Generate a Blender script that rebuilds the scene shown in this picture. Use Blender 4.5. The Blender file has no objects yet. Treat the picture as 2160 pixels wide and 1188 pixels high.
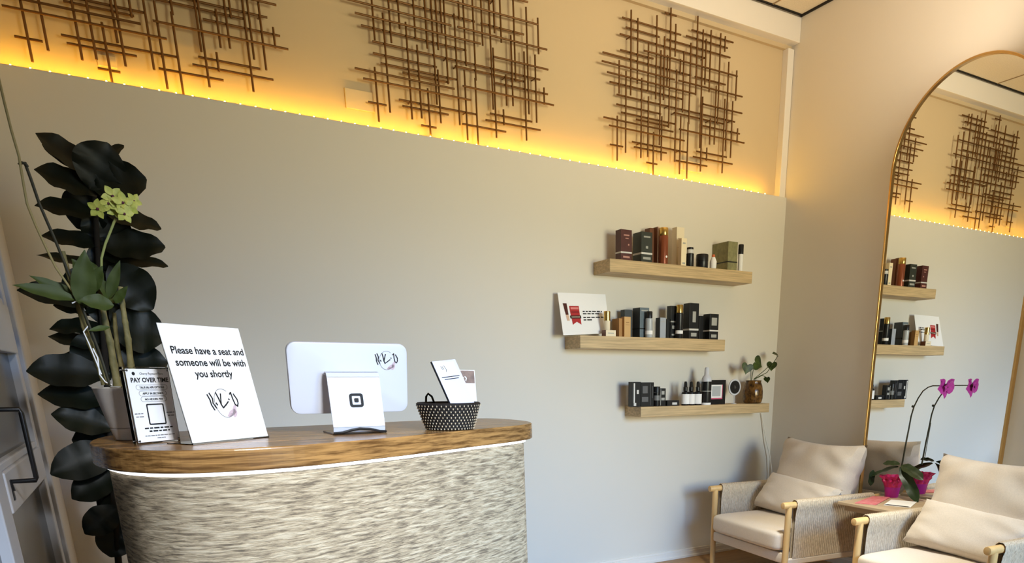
import bpy, bmesh, math, random
from mathutils import Vector, Matrix
random.seed(7)
SC = bpy.context.scene
COL = SC.collection
PI = math.pi

# ------------------------------------------------------------------ camera
W_PX, H_PX = 2160, 1188
F_PX, CX, CY = 1520.69, 1276.54, 1260.0
CAM = Vector((-3.766, -3.804, 1.2))
M = Matrix(((0.84784729, -0.53023741, -0.00180542),      # camera right
            (-0.15765436, -0.24883479, -0.95562877),     # camera down
            (0.50626087, 0.8105119, -0.29456814)))       # camera forward
cd = bpy.data.cameras.new('camera')
cam = bpy.data.objects.new('camera', cd)
COL.objects.link(cam)
cd.sensor_fit = 'HORIZONTAL'
cd.sensor_width = 36.0
cd.lens = F_PX / W_PX * 36.0
cd.shift_x = (W_PX / 2 - CX) / W_PX
cd.shift_y = (CY - H_PX / 2) / W_PX
cd.clip_start = 0.05
rot = Matrix((M[0], -M[1], -M[2])).transposed()
cam.matrix_world = Matrix.Translation(CAM) @ rot.to_4x4()
SC.camera = cam

# ------------------------------------------------------------------ exposure, world, lights
SC.view_settings.view_transform = 'Standard'
SC.view_settings.look = 'None'
SC.view_settings.exposure = 0.0
SC.view_settings.gamma = 1.0
SC.view_settings.use_curve_mapping = False
wd = bpy.data.worlds.new('world')
SC.world = wd
wd.use_nodes = True
wbg = wd.node_tree.nodes['Background']
wbg.inputs[0].default_value = (0.62, 0.80, 1.0, 1)
wbg.inputs[1].default_value = 0.3


def area(name, loc, target, sx, sy, power, color, spread=180):
    ld = bpy.data.lights.new(name, 'AREA')
    ld.shape = 'RECTANGLE'
    ld.size, ld.size_y = sx, sy
    ld.energy = power
    ld.color = color
    ld.spread = math.radians(spread)
    o = bpy.data.objects.new(name, ld)
    COL.objects.link(o)
    o.location = loc
    d = Vector(target) - Vector(loc)
    o.rotation_euler = d.to_track_quat('-Z', 'Y').to_euler()
    return o


# daylight slanting down through the shop front behind the camera
area('daylight_shopfront', (-1.6, -5.7, 1.95), (-2.3, 0, -1.0), 2.0, 1.0, 40, (0.13, 0.45, 1.0), 60)
# unseen fill lights without fixtures, added for the room, counter, ceiling and chairs
area('room_fill', (-1.0, -6.2, 1.5), (-1.5, 0, 1.5), 1.4, 1.4, 23, (1.0, 0.95, 0.60), 60)  # added warm fill from the front, no lamp stands there
area('counter_fill', (-2.85, -5.4, 2.7), (-3.40, -2.05, .82), .5, .5, 7.4, (0.94, 0.97, 1.0), 32)  # added narrow fill to brighten the counter front and signs
area('ceiling_fill', (-1.0, -1.4, 2.6), (-1.0, -1.1, 3.3), 1.5, 0.3, 13.5, (1.0, 0.82, 0.62))  # added fill floating mid-room, warms the ceiling and upper walls
area('chair_fill', (-1.5, -1.9, 3.2), (-1.0, -1.4, 0), 0.2, 0.2, 11.5, (1.0, 0.98, 0.82), 50)  # added downward fill to brighten the armchairs


# ------------------------------------------------------------------ pixel helpers (points on real surfaces)
def ray(u, v):
    c = Vector(((u - CX) / F_PX, (v - CY) / F_PX, 1.0))
    return M.transposed() @ c


def on(u, v, ax, val):
    d = ray(u, v)
    t = (val - CAM[ax]) / d[ax]
    return CAM + d * t


def AX(u, v, x): return on(u, v, 0, x)
def AY(u, v, y): return on(u, v, 1, y)
def AZ(u, v, z): return on(u, v, 2, z)


# ------------------------------------------------------------------ materials
def lin(c):
    return tuple((x / 12.92 if x <= 0.04045 else ((x + 0.055) / 1.055) ** 2.4) for x in c)


def srgb(r, g, b): return lin((r / 255, g / 255, b / 255))


def mat(name, col, rough=0.6, metal=0.0, var=0.0, vscale=(8, 8, 8), bump=0.0, bscale=None, emit=None, estr=0.0,
        col2=None, detail=4.0, trans=0.0, ior=1.45, spec=0.5, sheen=0.0, coord='Object', alpha=1.0, ramp=(0.3, 0.7)):
    m = bpy.data.materials.new(name)
    m.use_nodes = True
    nt = m.node_tree
    b = nt.nodes['Principled BSDF']
    b.inputs['Base Color'].default_value = (*col, 1)
    b.inputs['Roughness'].default_value = rough
    b.inputs['Metallic'].default_value = metal
    b.inputs['Specular IOR Level'].default_value = spec
    b.inputs['Transmission Weight'].default_value = trans
    b.inputs['IOR'].default_value = ior
    b.inputs['Alpha'].default_value = alpha
    if sheen:
        b.inputs['Sheen Weight'].default_value = sheen
    if emit:
        b.inputs['Emission Color'].default_value = (*emit, 1)
        b.inputs['Emission Strength'].default_value = estr
    if var or bump:
        tc = nt.nodes.new('ShaderNodeTexCoord')
        mp = nt.nodes.new('ShaderNodeMapping')
        mp.inputs['Scale'].default_value = vscale
        nt.links.new(tc.outputs[coord], mp.inputs[0])
        nz = nt.nodes.new('ShaderNodeTexNoise')
        nz.inputs['Scale'].default_value = 1.0
        nz.inputs['Detail'].default_value = detail
        nz.inputs['Roughness'].default_value = 0.6
        nt.links.new(mp.outputs[0], nz.inputs['Vector'])
        if var:
            rp = nt.nodes.new('ShaderNodeValToRGB')
            rp.color_ramp.elements[0].position, rp.color_ramp.elements[1].position = ramp
            c2 = col2 or tuple(x * (1 - var) for x in col)
            rp.color_ramp.elements[0].color = (*c2, 1)
            rp.color_ramp.elements[1].color = (*col, 1)
            nt.links.new(nz.outputs['Fac'], rp.inputs[0])
            nt.links.new(rp.outputs[0], b.inputs['Base Color'])
        if bump:
            src = nz
            if bscale:
                mp2 = nt.nodes.new('ShaderNodeMapping')
                mp2.inputs['Scale'].default_value = bscale
                nt.links.new(tc.outputs[coord], mp2.inputs[0])
                src = nt.nodes.new('ShaderNodeTexNoise')
                src.inputs['Scale'].default_value = 1.0
                src.inputs['Detail'].default_value = detail
                nt.links.new(mp2.outputs[0], src.inputs['Vector'])
            bp = nt.nodes.new('ShaderNodeBump')
            bp.inputs['Strength'].default_value = bump
            bp.inputs['Distance'].default_value = 0.004
            nt.links.new(src.outputs['Fac'], bp.inputs['Height'])
            nt.links.new(bp.outputs[0], b.inputs['Normal'])
    return m


PAINT = mat('wall_paint', srgb(222, 216, 206), 0.7, bump=0.04, vscale=(60, 60, 60))
PAINT_UP_LIT = mat('upper_wall_warm_lit', srgb(208, 186, 150), 0.75, bump=0.05, vscale=(60, 60, 60))  # tan puts the warm LED and ceiling light into the wall colour
WHITE_TRIM = mat('white_trim_paint', srgb(236, 230, 222), 0.45, bump=0.01, vscale=(30, 30, 30))
CEIL = mat('ceiling_tile', srgb(238, 226, 204), 0.85, var=0.14, vscale=(120, 120, 120), bump=0.15)
DARK = mat('shadow_gap', srgb(28, 24, 20), 0.8)
FLOOR = mat('floor_wood', srgb(176, 136, 92), 0.4, var=0.35, vscale=(2, 30, 5), bump=0.05)
OAK = mat('light_oak', srgb(212, 184, 140), 0.5, var=0.3, vscale=(4, 40, 110), bump=0.1, detail=6, ramp=(.4, .62))
OAK_TOP = mat('warm_oak_top', srgb(174, 130, 76), 0.25, var=0.45, vscale=(5, 22, 150), bump=0.08, col2=srgb(102, 70, 36), detail=8, ramp=(.38, .6))
BRASS = mat('brass_rod', srgb(116, 78, 36), 0.42, 0.5, var=0.2, vscale=(40, 40, 40))
MIRROR = mat('mirror_glass', (0.93, 0.94, 0.93), 0.0, 1.0)
GOLD = mat('gold_frame', srgb(205, 165, 105), 0.28, 0.9)
BIRCH = mat('birch_wood', srgb(222, 182, 122), 0.4, var=0.25, vscale=(14, 14, 3), bump=0.03)
LINEN = mat('linen_fabric', srgb(214, 200, 184), 0.95, var=0.10, vscale=(160, 160, 160), bump=0.35, bscale=(420, 420, 420), sheen=0.2)
ROPE = mat('woven_rope', srgb(216, 200, 178), 0.95, var=0.5, vscale=(260, 260, 60), bump=0.6, col2=srgb(162, 145, 124))
LEAF_DARK = mat('fig_leaf', srgb(17, 25, 11), 0.5, var=0.5, vscale=(14, 14, 14), bump=0.1)
LEAF_ORCHID = mat('orchid_leaf', srgb(64, 78, 26), 0.6, var=0.35, vscale=(20, 20, 20))
LEAF_TABLE = mat('moth_orchid_leaf', srgb(40, 58, 30), 0.35, var=0.3, vscale=(20, 20, 20))
STEM_DARK = mat('dark_stem', srgb(46, 44, 28), 0.6)
CANE = mat('orchid_cane', srgb(140, 128, 84), 0.7, var=0.5, vscale=(50, 50, 30), col2=srgb(88, 84, 44))
BARK = mat('trunk_bark', srgb(36, 30, 22), 0.9, var=0.4, vscale=(30, 30, 12), bump=0.3)
FLOWER_Y = mat('green_yellow_petal', srgb(196, 194, 96), 0.55, var=0.2, vscale=(60, 60, 60), col2=srgb(150, 160, 62))
FLOWER_M = mat('magenta_petal', srgb(196, 60, 176), 0.5, var=0.35, vscale=(70, 70, 70))
FLOWER_DARK = mat('flower_throat', srgb(84, 20, 50), 0.6)
POT_WHITE = mat('glazed_white', srgb(214, 208, 202), 0.35, var=0.06, vscale=(40, 40, 40))
POT_MAG = mat('magenta_glaze', srgb(176, 34, 150), 0.45, var=0.15, vscale=(30, 30, 30))
WRAP_PINK = mat('pink_wrap', srgb(214, 40, 110), 0.5, var=0.4, vscale=(50, 50, 50))
SOIL = mat('bark_chips', srgb(52, 40, 30), 0.95, var=0.5, vscale=(90, 90, 90), bump=0.5)
PLASTIC_W = mat('white_plastic', srgb(206, 208, 216), 0.4)
PAPER = mat('white_paper', srgb(244, 243, 244), 0.7)
INK = mat('black_ink', srgb(22, 22, 24), 0.7)
GREY_INK = mat('grey_ink', srgb(120, 118, 120), 0.7)
ROSE_INK = mat('rose_ink', srgb(200, 178, 186), 0.7)
BLACK_P = mat('black_plastic', srgb(22, 22, 24), 0.35)
BLACK_BOX = mat('black_carton', srgb(26, 27, 30), 0.4, var=0.25, vscale=(60, 60, 60))
CHROME = mat('chrome_pin', srgb(200, 200, 200), 0.2, 1.0)
ACRYL = mat('clear_acrylic', (0.96, 0.98, 1.0), 0.03, trans=1.0, ior=1.3)
DOOR_W = mat('door_white_paint', srgb(196, 198, 204), 0.4)
DOOR_G = mat('door_glass', srgb(34, 38, 36), 0.12, spec=0.25, var=0.3, vscale=(3, 3, 3))
LED_M = mat('led_glow', (1, 0.8, 0.4), 0.5, emit=(1.0, 0.53, 0.035), estr=790)
LEDW_M = mat('led_white', (1, 1, 1), 0.5, emit=(0.92, 0.95, 1.0), estr=2.2)
PLATE = mat('cover_plate', srgb(212, 192, 158), 0.5)
CORD_W = mat('white_cord', srgb(226, 222, 212), 0.5)


def plaster_mat():
    m = bpy.data.materials.new('ridged_plaster')
    m.use_nodes = True
    nt = m.node_tree
    b = nt.nodes['Principled BSDF']
    b.inputs['Roughness'].default_value = 0.85
    tc = nt.nodes.new('ShaderNodeTexCoord')
    mp = nt.nodes.new('ShaderNodeMapping')
    mp.inputs['Scale'].default_value = (20, 20, 175)
    nt.links.new(tc.outputs['Object'], mp.inputs[0])
    n1 = nt.nodes.new('ShaderNodeTexNoise')
    n1.inputs['Scale'].default_value = 1.0
    n1.inputs['Detail'].default_value = 8.0
    n1.inputs['Roughness'].default_value = 0.64
    n1.inputs['Distortion'].default_value = 0.35
    nt.links.new(mp.outputs[0], n1.inputs['Vector'])
    rp = nt.nodes.new('ShaderNodeValToRGB')
    e = rp.color_ramp.elements
    e[0].position, e[1].position = 0.36, 0.62
    e[0].color = (*srgb(128, 113, 92), 1)  # ramp paints the relief: brown-grey shade in hollows, cream highlights on ridges
    e[1].color = (*srgb(222, 205, 174), 1)
    k = e.new(0.5)
    k.color = (*srgb(194, 174, 142), 1)
    nt.links.new(n1.outputs['Fac'], rp.inputs[0])
    nt.links.new(rp.outputs[0], b.inputs['Base Color'])
    bp = nt.nodes.new('ShaderNodeBump')
    bp.inputs['Strength'].default_value = 1.0
    bp.inputs['Distance'].default_value = 0.008
    nt.links.new(n1.outputs['Fac'], bp.inputs['Height'])
    nt.links.new(bp.outputs[0], b.inputs['Normal'])
    return m


PLASTER = plaster_mat()


# ------------------------------------------------------------------ mesh builder
def tag(o, label=None, cat=None, group=None, kind=None):
    if label: o['label'] = label
    if cat: o['category'] = cat
    if group: o['group'] = group
    if kind: o['kind'] = kind
    return o


def world_of(o):
    m = Matrix.Identity(4)
    while o is not None:
        m = (Matrix.Translation(o.location) @ o.rotation_euler.to_matrix().to_4x4()) @ m
        o = o.parent
    return m


class MB:
    def __init__(s): s.v, s.f, s.mi = [], [], []

    def add(s, vs, fs, mi=0):
        n = len(s.v)
        s.v += [Vector(p) for p in vs]
        for f in fs:
            s.f.append([n + i for i in f])
            s.mi.append(mi)
        return s

    def box(s, a, b, mi=0, R=None, o=None):
        x0, y0, z0 = a; x1, y1, z1 = b
        vs = [Vector(p) for p in ((x0, y0, z0), (x1, y0, z0), (x1, y1, z0), (x0, y1, z0), (x0, y0, z1), (x1, y0, z1), (x1, y1, z1), (x0, y1, z1))]
        if R is not None: vs = [R @ p for p in vs]
        if o is not None: vs = [p + Vector(o) for p in vs]
        return s.add(vs, [(0, 3, 2, 1), (4, 5, 6, 7), (0, 1, 5, 4), (1, 2, 6, 5), (2, 3, 7, 6), (3, 0, 4, 7)], mi)

    def tube(s, pts, r, seg=10, cap=True, mi=0):
        pts = [Vector(p) for p in pts]
        n = len(pts)
        rr = r if isinstance(r, (list, tuple)) else [r] * n
        t0 = (pts[1] - pts[0]).normalized()
        up = Vector((0, 0, 1)) if abs(t0.z) < 0.9 else Vector((1, 0, 0))
        a = t0.cross(up).normalized()
        vs, fs = [], []
        for i, p in enumerate(pts):
            t = ((pts[min(i + 1, n - 1)] - pts[max(i - 1, 0)])).normalized()
            a = (a - t * a.dot(t)).normalized()
            b = t.cross(a)
            for k in range(seg):
                an = 2 * PI * k / seg
                vs.append(p + (a * math.cos(an) + b * math.sin(an)) * rr[i])
        for i in range(n - 1):
            for k in range(seg):
                k2 = (k + 1) % seg
                fs.append((i * seg + k, i * seg + k2, (i + 1) * seg + k2, (i + 1) * seg + k))
        if cap:
            fs.append(tuple(reversed(range(seg))))
            fs.append(tuple(range((n - 1) * seg, n * seg)))
        return s.add(vs, fs, mi)

    def lathe(s, prof, c=(0, 0, 0), seg=32, mi=0, cap0=True, cap1=True, wob=None):
        c = Vector(c)
        vs, fs = [], []
        for i, (r, z) in enumerate(prof):
            for k in range(seg):
                an = 2 * PI * k / seg
                q = r * (1 + (wob(an, i) if wob else 0))
                vs.append(c + Vector((q * math.cos(an), q * math.sin(an), z)))
        for i in range(len(prof) - 1):
            for k in range(seg):
                k2 = (k + 1) % seg
                fs.append((i * seg + k, i * seg + k2, (i + 1) * seg + k2, (i + 1) * seg + k))
        if cap0: fs.append(tuple(reversed(range(seg))))
        if cap1: fs.append(tuple(range((len(prof) - 1) * seg, len(prof) * seg)))
        return s.add(vs, fs, mi)

    def prism(s, poly, z0, z1, mi=0):
        n = len(poly)
        vs = [Vector((x, y, z0)) for x, y in poly] + [Vector((x, y, z1)) for x, y in poly]
        fs = [tuple(reversed(range(n))), tuple(range(n, 2 * n))]
        fs += [(i, (i + 1) % n, n + (i + 1) % n, n + i) for i in range(n)]
        return s.add(vs, fs, mi)

    def slab(s, pts2, O, U, V, N, t, mi=0):
        """outline pts2 in the plane O + U,V, thickness t along N"""
        n = len(pts2)
        O, U, V, N = Vector(O), Vector(U), Vector(V), Vector(N)
        a = [O + U * x + V * y for x, y in pts2]
        vs = a + [p + N * t for p in a]
        fs = [tuple(reversed(range(n))), tuple(range(n, 2 * n))]
        fs += [(i, (i + 1) % n, n + (i + 1) % n, n + i) for i in range(n)]
        return s.add(vs, fs, mi)

    def grid(s, fn, nu, nv, mi=0, closeu=False):
        vs = [Vector(fn(i / nu, j / nv)) for j in range(nv + 1) for i in range(nu + (0 if closeu else 1))]
        w = nu if closeu else nu + 1
        fs = []
        for j in range(nv):
            for i in range(nu):
                i2 = (i + 1) % w
                fs.append((j * w + i, j * w + i2, (j + 1) * w + i2, (j + 1) * w + i))
        return s.add(vs, fs, mi)

    def build(s, name, mats, parent=None, world=True, smooth=False, bevel=0.0, bseg=2, weld=False):
        me = bpy.data.meshes.new(name)
        vs = s.v
        if parent is not None and world:
            inv = world_of(parent).inverted()
            vs = [inv @ p for p in vs]
        me.from_pydata([tuple(p) for p in vs], [], s.f)
        if not isinstance(mats, (list, tuple)): mats = [mats]
        for m in mats: me.materials.append(m)
        me.polygons.foreach_set('material_index', s.mi)
        bm = bmesh.new()
        bm.from_mesh(me)
        if weld: bmesh.ops.remove_doubles(bm, verts=bm.verts, dist=1e-5)
        bmesh.ops.recalc_face_normals(bm, faces=bm.faces)
        if bevel:
            ed = [e for e in bm.edges if len(e.link_faces) == 2 and e.calc_face_angle(0) > 0.6]
            bmesh.ops.bevel(bm, geom=ed, offset=bevel, segments=bseg, profile=0.5, affect='EDGES', clamp_overlap=True)
        bm.to_mesh(me)
        bm.free()
        if smooth:
            me.polygons.foreach_set('use_smooth', [True] * len(me.polygons))
            try:
                me.set_sharp_from_angle(angle=math.radians(40))
            except Exception:
                pass
        me.update()
        o = bpy.data.objects.new(name, me)
        COL.objects.link(o)
        if parent is not None: o.parent = parent
        return o


def thing(name, label, cat, loc=(0, 0, 0), rz=0.0, group=None):
    o = bpy.data.objects.new(name, None)
    o.empty_display_size = 0.05
    COL.objects.link(o)
    o.location = loc
    o.rotation_euler = (0, 0, rz)
    return tag(o, label, cat, group)


def dup(root, loc, rz=0.0, label=None, group=None):
    r = root.copy()
    COL.objects.link(r)
    r.location = loc
    r.rotation_euler = (0, 0, rz)
    if label: r['label'] = label
    if group: r['group'] = group
    for ch in list(root.children):
        c = ch.copy()
        COL.objects.link(c)
        c.parent = r
        for g in list(ch.children):
            d = g.copy()
            COL.objects.link(d)
            d.parent = c
    return r


def struct(name, mb, m, **k):
    return tag(mb.build(name, m, **k), kind='structure')


def text(name, body, O, U, V, size, m, parent, align='CENTER', bold=0.0, lift=0.0006, space=1.0):
    """lettering mesh with its baseline origin at O, running along U, upright along V"""
    cu = bpy.data.curves.new('txt', 'FONT')
    cu.body = body
    cu.size = size
    cu.align_x = align
    cu.offset = bold
    cu.space_line = space
    cu.resolution_u = 3
    to = bpy.data.objects.new('txt', cu)
    COL.objects.link(to)
    dg = bpy.context.evaluated_depsgraph_get()
    me = bpy.data.meshes.new_from_object(to.evaluated_get(dg))
    bpy.data.objects.remove(to)
    U, V = Vector(U).normalized(), Vector(V).normalized()
    N = U.cross(V)
    inv = world_of(parent).inverted() if parent is not None else Matrix.Identity(4)
    for v in me.vertices:
        v.co = inv @ (Vector(O) + U * v.co.x + V * v.co.y + N * lift)
    me.materials.clear()
    me.materials.append(m)
    me.name = name
    o = bpy.data.objects.new(name, me)
    COL.objects.link(o)
    o.parent = parent
    return o


def strokes(name, lines, O, U, V, w, m, parent, lift=0.0006):
    """pen strokes as slim raised strips lying on the plane O,U,V"""
    U, V = Vector(U).normalized(), Vector(V).normalized()
    N = U.cross(V)
    mb = MB()
    for ln in lines:
        pts = [Vector(O) + U * x + V * y + N * lift for x, y in ln]
        for a, b in zip(pts[:-1], pts[1:]):
            d = (b - a).normalized()
            sd = N.cross(d) * (w / 2)
            e = d * (w * 0.3)
            mb.add([a - e - sd, b + e - sd, b + e + sd, a - e + sd], [(0, 1, 2, 3)])
    return mb.build(name, m, parent)


def rrect(w, h, r, n=5, cx=0, cy=0):
    out = []
    for sx, sy, a0 in ((1, 1, 0), (-1, 1, 90), (-1, -1, 180), (1, -1, 270)):
        for k in range(n + 1):
            a = math.radians(a0 + 90 * k / n)
            out.append((cx + sx * (w / 2 - r) + r * math.cos(a), cy + sy * (h / 2 - r) + r * math.sin(a)))
    return out


def ring(outer, inner, O, U, V, N, t, mb, mi=0):
    O, U, V, N = Vector(O), Vector(U), Vector(V), Vector(N)
    n = len(outer)
    P = lambda q, k: O + U * q[0] + V * q[1] + N * k
    vs = [P(q, 0) for q in outer] + [P(q, 0) for q in inner] + [P(q, t) for q in outer] + [P(q, t) for q in inner]
    fs = []
    for i in range(n):
        j = (i + 1) % n
        fs += [(2 * n + i, 2 * n + j, 3 * n + j, 3 * n + i), (i, n + i, n + j, j), (i, j, 2 * n + j, 2 * n + i), (n + i, 3 * n + i, 3 * n + j, n + j)]
    mb.add(vs, fs, mi)


def leaf_fn(P, Q, w, nrm, fold=0.25, droop=0.1, shape='fiddle', twist=0.0):
    P, Q = Vector(P), Vector(Q)
    ax = Q - P
    L = ax.length
    d = ax.normalized()
    n = Vector(nrm)
    n = (n - d * n.dot(d)).normalized()
    if twist: n = Matrix.Rotation(twist, 3, d) @ n
    sd = d.cross(n)

    def width(t):
        if shape == 'fiddle':
            return (0.06 + 0.94 * (math.sin(PI * min(1, t ** 0.85)) ** 0.75)) * (0.72 + 0.5 * t) if 0 < t < 1 else 0.05
        if shape == 'lance':
            return max(0.03, math.sin(PI * t ** 0.8) ** 0.9)
        if shape == 'strap':
            return max(0.12, min(1, t * 4 + 0.2)) * (1 - max(0, (t - 0.72) / 0.28) ** 2.2 * 0.93)
        return max(0.02, math.sin(PI * t))

    def fn(u, t):
        s = (u - 0.5) * 2
        ww = width(t) * w / 2
        ripple = 0.05 * w * math.sin(t * 17 + s) * abs(s)
        return P + d * (L * t) + sd * (s * ww) + n * (-fold * abs(s) * ww * -1 + ripple - droop * L * (t * t - t * 0.4)) + Vector((0, 0, -droop * L * 0.3 * t * t))
    return fn


def leaf(mb, P, Q, w, nrm=None, nu=4, nv=10, mi=0, **k):
    if nrm is None: nrm = CAM - Vector(P)
    return mb.grid(leaf_fn(P, Q, w, nrm, **k), nu, nv, mi)

# ------------------------------------------------------------------ room shell
XL, YF, ZC = -4.1, -6.6, 3.275
struct('floor', MB().box((XL - .1, YF - .1, -.06), (.1, .2, 0)), FLOOR)
struct('ceiling', MB().box((XL - .1, YF - .1, ZC), (.1, .2, ZC + .06)), CEIL)
# the lower wall stands 6 cm proud of the upper wall and ends in a ledge
struct('wall_back', MB().box((XL - .1, 0, 0), (.06, .10, 2.295)), PAINT)
struct('wall_back_upper', MB().box((XL - .1, .06, 2.295), (.06, .16, ZC)), PAINT_UP_LIT)
struct('wall_right', MB().box((0, YF - .1, 0), (.1, .10, ZC)), PAINT)
wl = MB()
wl.box((XL - .1, -.40, 0), (XL, .1, ZC))
wl.box((XL - .1, -2.46, 2.12), (XL, -.40, ZC))
wl.box((XL - .1, YF - .1, 0), (XL, -2.46, ZC))
struct('wall_left', wl, PAINT)
wf = MB()
wf.box((XL - .1, YF - .1, 0), (-3.2, YF, ZC))
wf.box((-.3, YF - .1, 0), (.1, YF, ZC))
wf.box((-3.2, YF - .1, 2.4), (-.3, YF, ZC))
wf.box((-3.2, YF - .1, 0), (-.3, YF, .12))
struct('wall_front', wf, PAINT)
w1 = struct('window_1', MB().box((-3.2, YF - .08, .12), (-3.12, YF - .02, 2.4)).box((-.38, YF - .08, .12), (-.3, YF - .02, 2.4))
            .box((-3.12, YF - .08, 2.32), (-.38, YF - .02, 2.4)).box((-3.12, YF - .08, .12), (-.38, YF - .02, .2)).box((-1.79, YF - .08, .2), (-1.71, YF - .02, 2.32)), WHITE_TRIM)

# bulkhead beam above the upper wall, its bed moulding, and the casing in the corner
bm_ = MB().box((XL - .05, -.03, 3.134), (0, .06, ZC - .012))
struct('beam', bm_, WHITE_TRIM, bevel=.003)
struct('trim_1', MB().box((XL - .05, .035, 3.112), (-.002, .06, 3.134)), PAINT_UP_LIT)
struct('trim_2', MB().box((-.052, .012, 2.295), (-.002, .06, 3.112)), WHITE_TRIM, bevel=.002)
# dark strips painting the shade in the ceiling edge gap, and the tile grid
struct('ceiling_gap_shade', MB().box((-.012, YF, ZC - .010), (0, -.03, ZC)).box((XL, -.042, ZC - .006), (0, -.03, ZC)), DARK)
GRID = mat('tile_seam', srgb(150, 128, 96), 0.8)
cg = MB()
for i in range(7):
    cg.box((-.25 - .61 * i - .004, YF, ZC - .004), (-.25 - .61 * i + .004, -.042, ZC))
for i in range(10):
    cg.box((XL, -.66 - .61 * i - .004, ZC - .0035), (-.012, -.66 - .61 * i + .004, ZC))
struct('ceiling_grid', cg, GRID)
# baseboards with a stepped profile and a shoe moulding
bb = MB().box((XL, -.014, 0), (0, 0, .046)).box((XL, -.009, .046), (0, 0, .060)).box((XL, -.020, 0), (0, -.014, .018))
struct('baseboard_back', bb, WHITE_TRIM, bevel=.002)
struct('baseboard_right', MB().box((-.014, YF, 0), (0, -.014, .046)).box((-.009, YF, .046), (0, -.014, .060)), WHITE_TRIM, bevel=.002)
struct('baseboard_left', MB().box((XL, -.36, 0), (XL + .014, -.014, .060)), WHITE_TRIM, bevel=.002)

# ------------------------------------------------------------------ glazed door in the left wall
door = thing('door_1', 'white glazed door with wide rails and a black pull handle', 'door', (XL, -.92, 0))
tag(door, kind='structure')
y0, y1 = -.405, -1.475
MB().box((XL - .045, -.478, 0), (XL, y0 - .006, 2.1)).build('stile', DOOR_W, door, bevel=.004)
MB().box((XL - .045, y1, 0), (XL, -1.335, 2.1)).build('stile', DOOR_W, door, bevel=.004)
for za, zb in ((.02, .24), (.845, .955), (1.275, 1.43), (1.98, 2.1)):
    MB().box((XL - .05, -1.335, za), (XL + .004, -.445, zb)).box((XL - .03, -1.335, zb), (XL - .004, -.478, zb + .022)).build('rail', DOOR_W, door, bevel=.004)
for za, zb in ((.24, .845), (.955, 1.275), (1.43, 1.98)):
    MB().box((XL - .03, -1.335, za), (XL - .024, -.478, zb)).build('glass_pane', DOOR_G, door)
hb = MB().tube([(XL + .002, -1.275, 1.115), (XL + .06, -1.275, 1.115), (XL + .062, -1.275, 1.105), (XL + .062, -1.275, .932),
                (XL + .06, -1.275, .925), (XL + .006, -1.275, .925), (XL + .005, -1.275, .90)], .0065, 10)
hb.box((XL, -1.286, .875), (XL + .006, -1.264, .93)).box((XL, -1.286, 1.09), (XL + .006, -1.264, 1.14))
h_ = hb.build('handle', BLACK_P, door, smooth=True)
h_['label'] = 'black pull handle'
struct('door_2', MB().box((XL - .03, -2.36, .2), (XL - .024, -1.485, 2.0)), DOOR_G)
struct('trim_4', MB().box((XL - .05, -.404, 0), (XL + .012, -.365, 2.16)).box((XL - .05, -2.46, 2.1), (XL + .012, -.404, 2.16)), DOOR_W, bevel=.003)

# ------------------------------------------------------------------ LED strip on the ledge
led = thing('led_strip', 'glowing amber LED strip lying along the wall ledge', 'led strip', (-2.1, .008, 2.295))
MB().box((XL, .003, 2.295), (-.175, .013, 2.2975)).build('tape', PLATE, led)
dome = None
n_led = 66
for i in range(n_led):
    x = -.182 - i * .0592
    if dome is None:
        dome = MB().lathe([(.0028, 0), (.0028, .0016), (.0016, .003)], (0, 0, 0), 8).build('led', LED_M, led, world=False)
        o = dome
    else:
        o = dome.copy()
        COL.objects.link(o)
        o.parent = led
    o.location = (x + 2.1, 0, .0026)

# ------------------------------------------------------------------ rod wall sculptures (positions read off the right one, as offsets in the wall plane)
V_PX = [(1331, 20.8, 1330.6, 201.3), (1345.1, 38.3, 1344.5, 176.7), (1385.6, 32.3, 1383.4, 209), (1415.1, 16.4, 1410.6, 269.8), (1425.7, 50.9, 1424, 119),
        (1368, 90.8, 1366.7, 192.6), (1402.2, 77, 1399.2, 210.6), (1395.3, 106.7, 1390, 306), (1408.6, 116.5, 1406.4, 184.4), (1306.8, 127.5, 1305.1, 197),
        (1321.3, 150.5, 1318.9, 322.4), (1354.3, 164.7, 1351.2, 333.1), (1368.1, 203.5, 1366.1, 331.1), (1301.8, 244.2, 1302, 339.2), (1378.5, 278.6, 1377.5, 368.8),
        (1396.7, 245.6, 1394, 338.5), (1427.5, 147.2, 1422.8, 341.2), (1436.3, 124.8, 1433.8, 156), (1443.4, 108.3, 1439, 236.8), (1457.8, 90.8, 1452.5, 262),
        (1451, 258, 1449, 377), (1435.6, 244.2, 1433.6, 367.5), (1472.4, 33.9, 1466.9, 200.8), (1484.7, 62.9, 1474.5, 312), (1482.2, 204, 1477.4, 362),
        (1490.4, 83.1, 1486, 177.8), (1501, 64, 1495.1, 194.2), (1520.7, 70.6, 1513, 261.8), (1530.3, 76.6, 1528.7, 108.9), (1537.4, 130.8, 1529.9, 319),
        (1553.9, 148.8, 1551.9, 212.3), (1511.7, 181.1, 1505.6, 304.9), (1529.8, 209, 1522.5, 365.5), (1546.5, 213.9, 1540, 333.1), (1498.2, 250.3, 1496.9, 304.9),
        (1490.8, 311.6, 1490.4, 339.2), (1556.5, 271.2, 1554, 300.8)]
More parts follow.
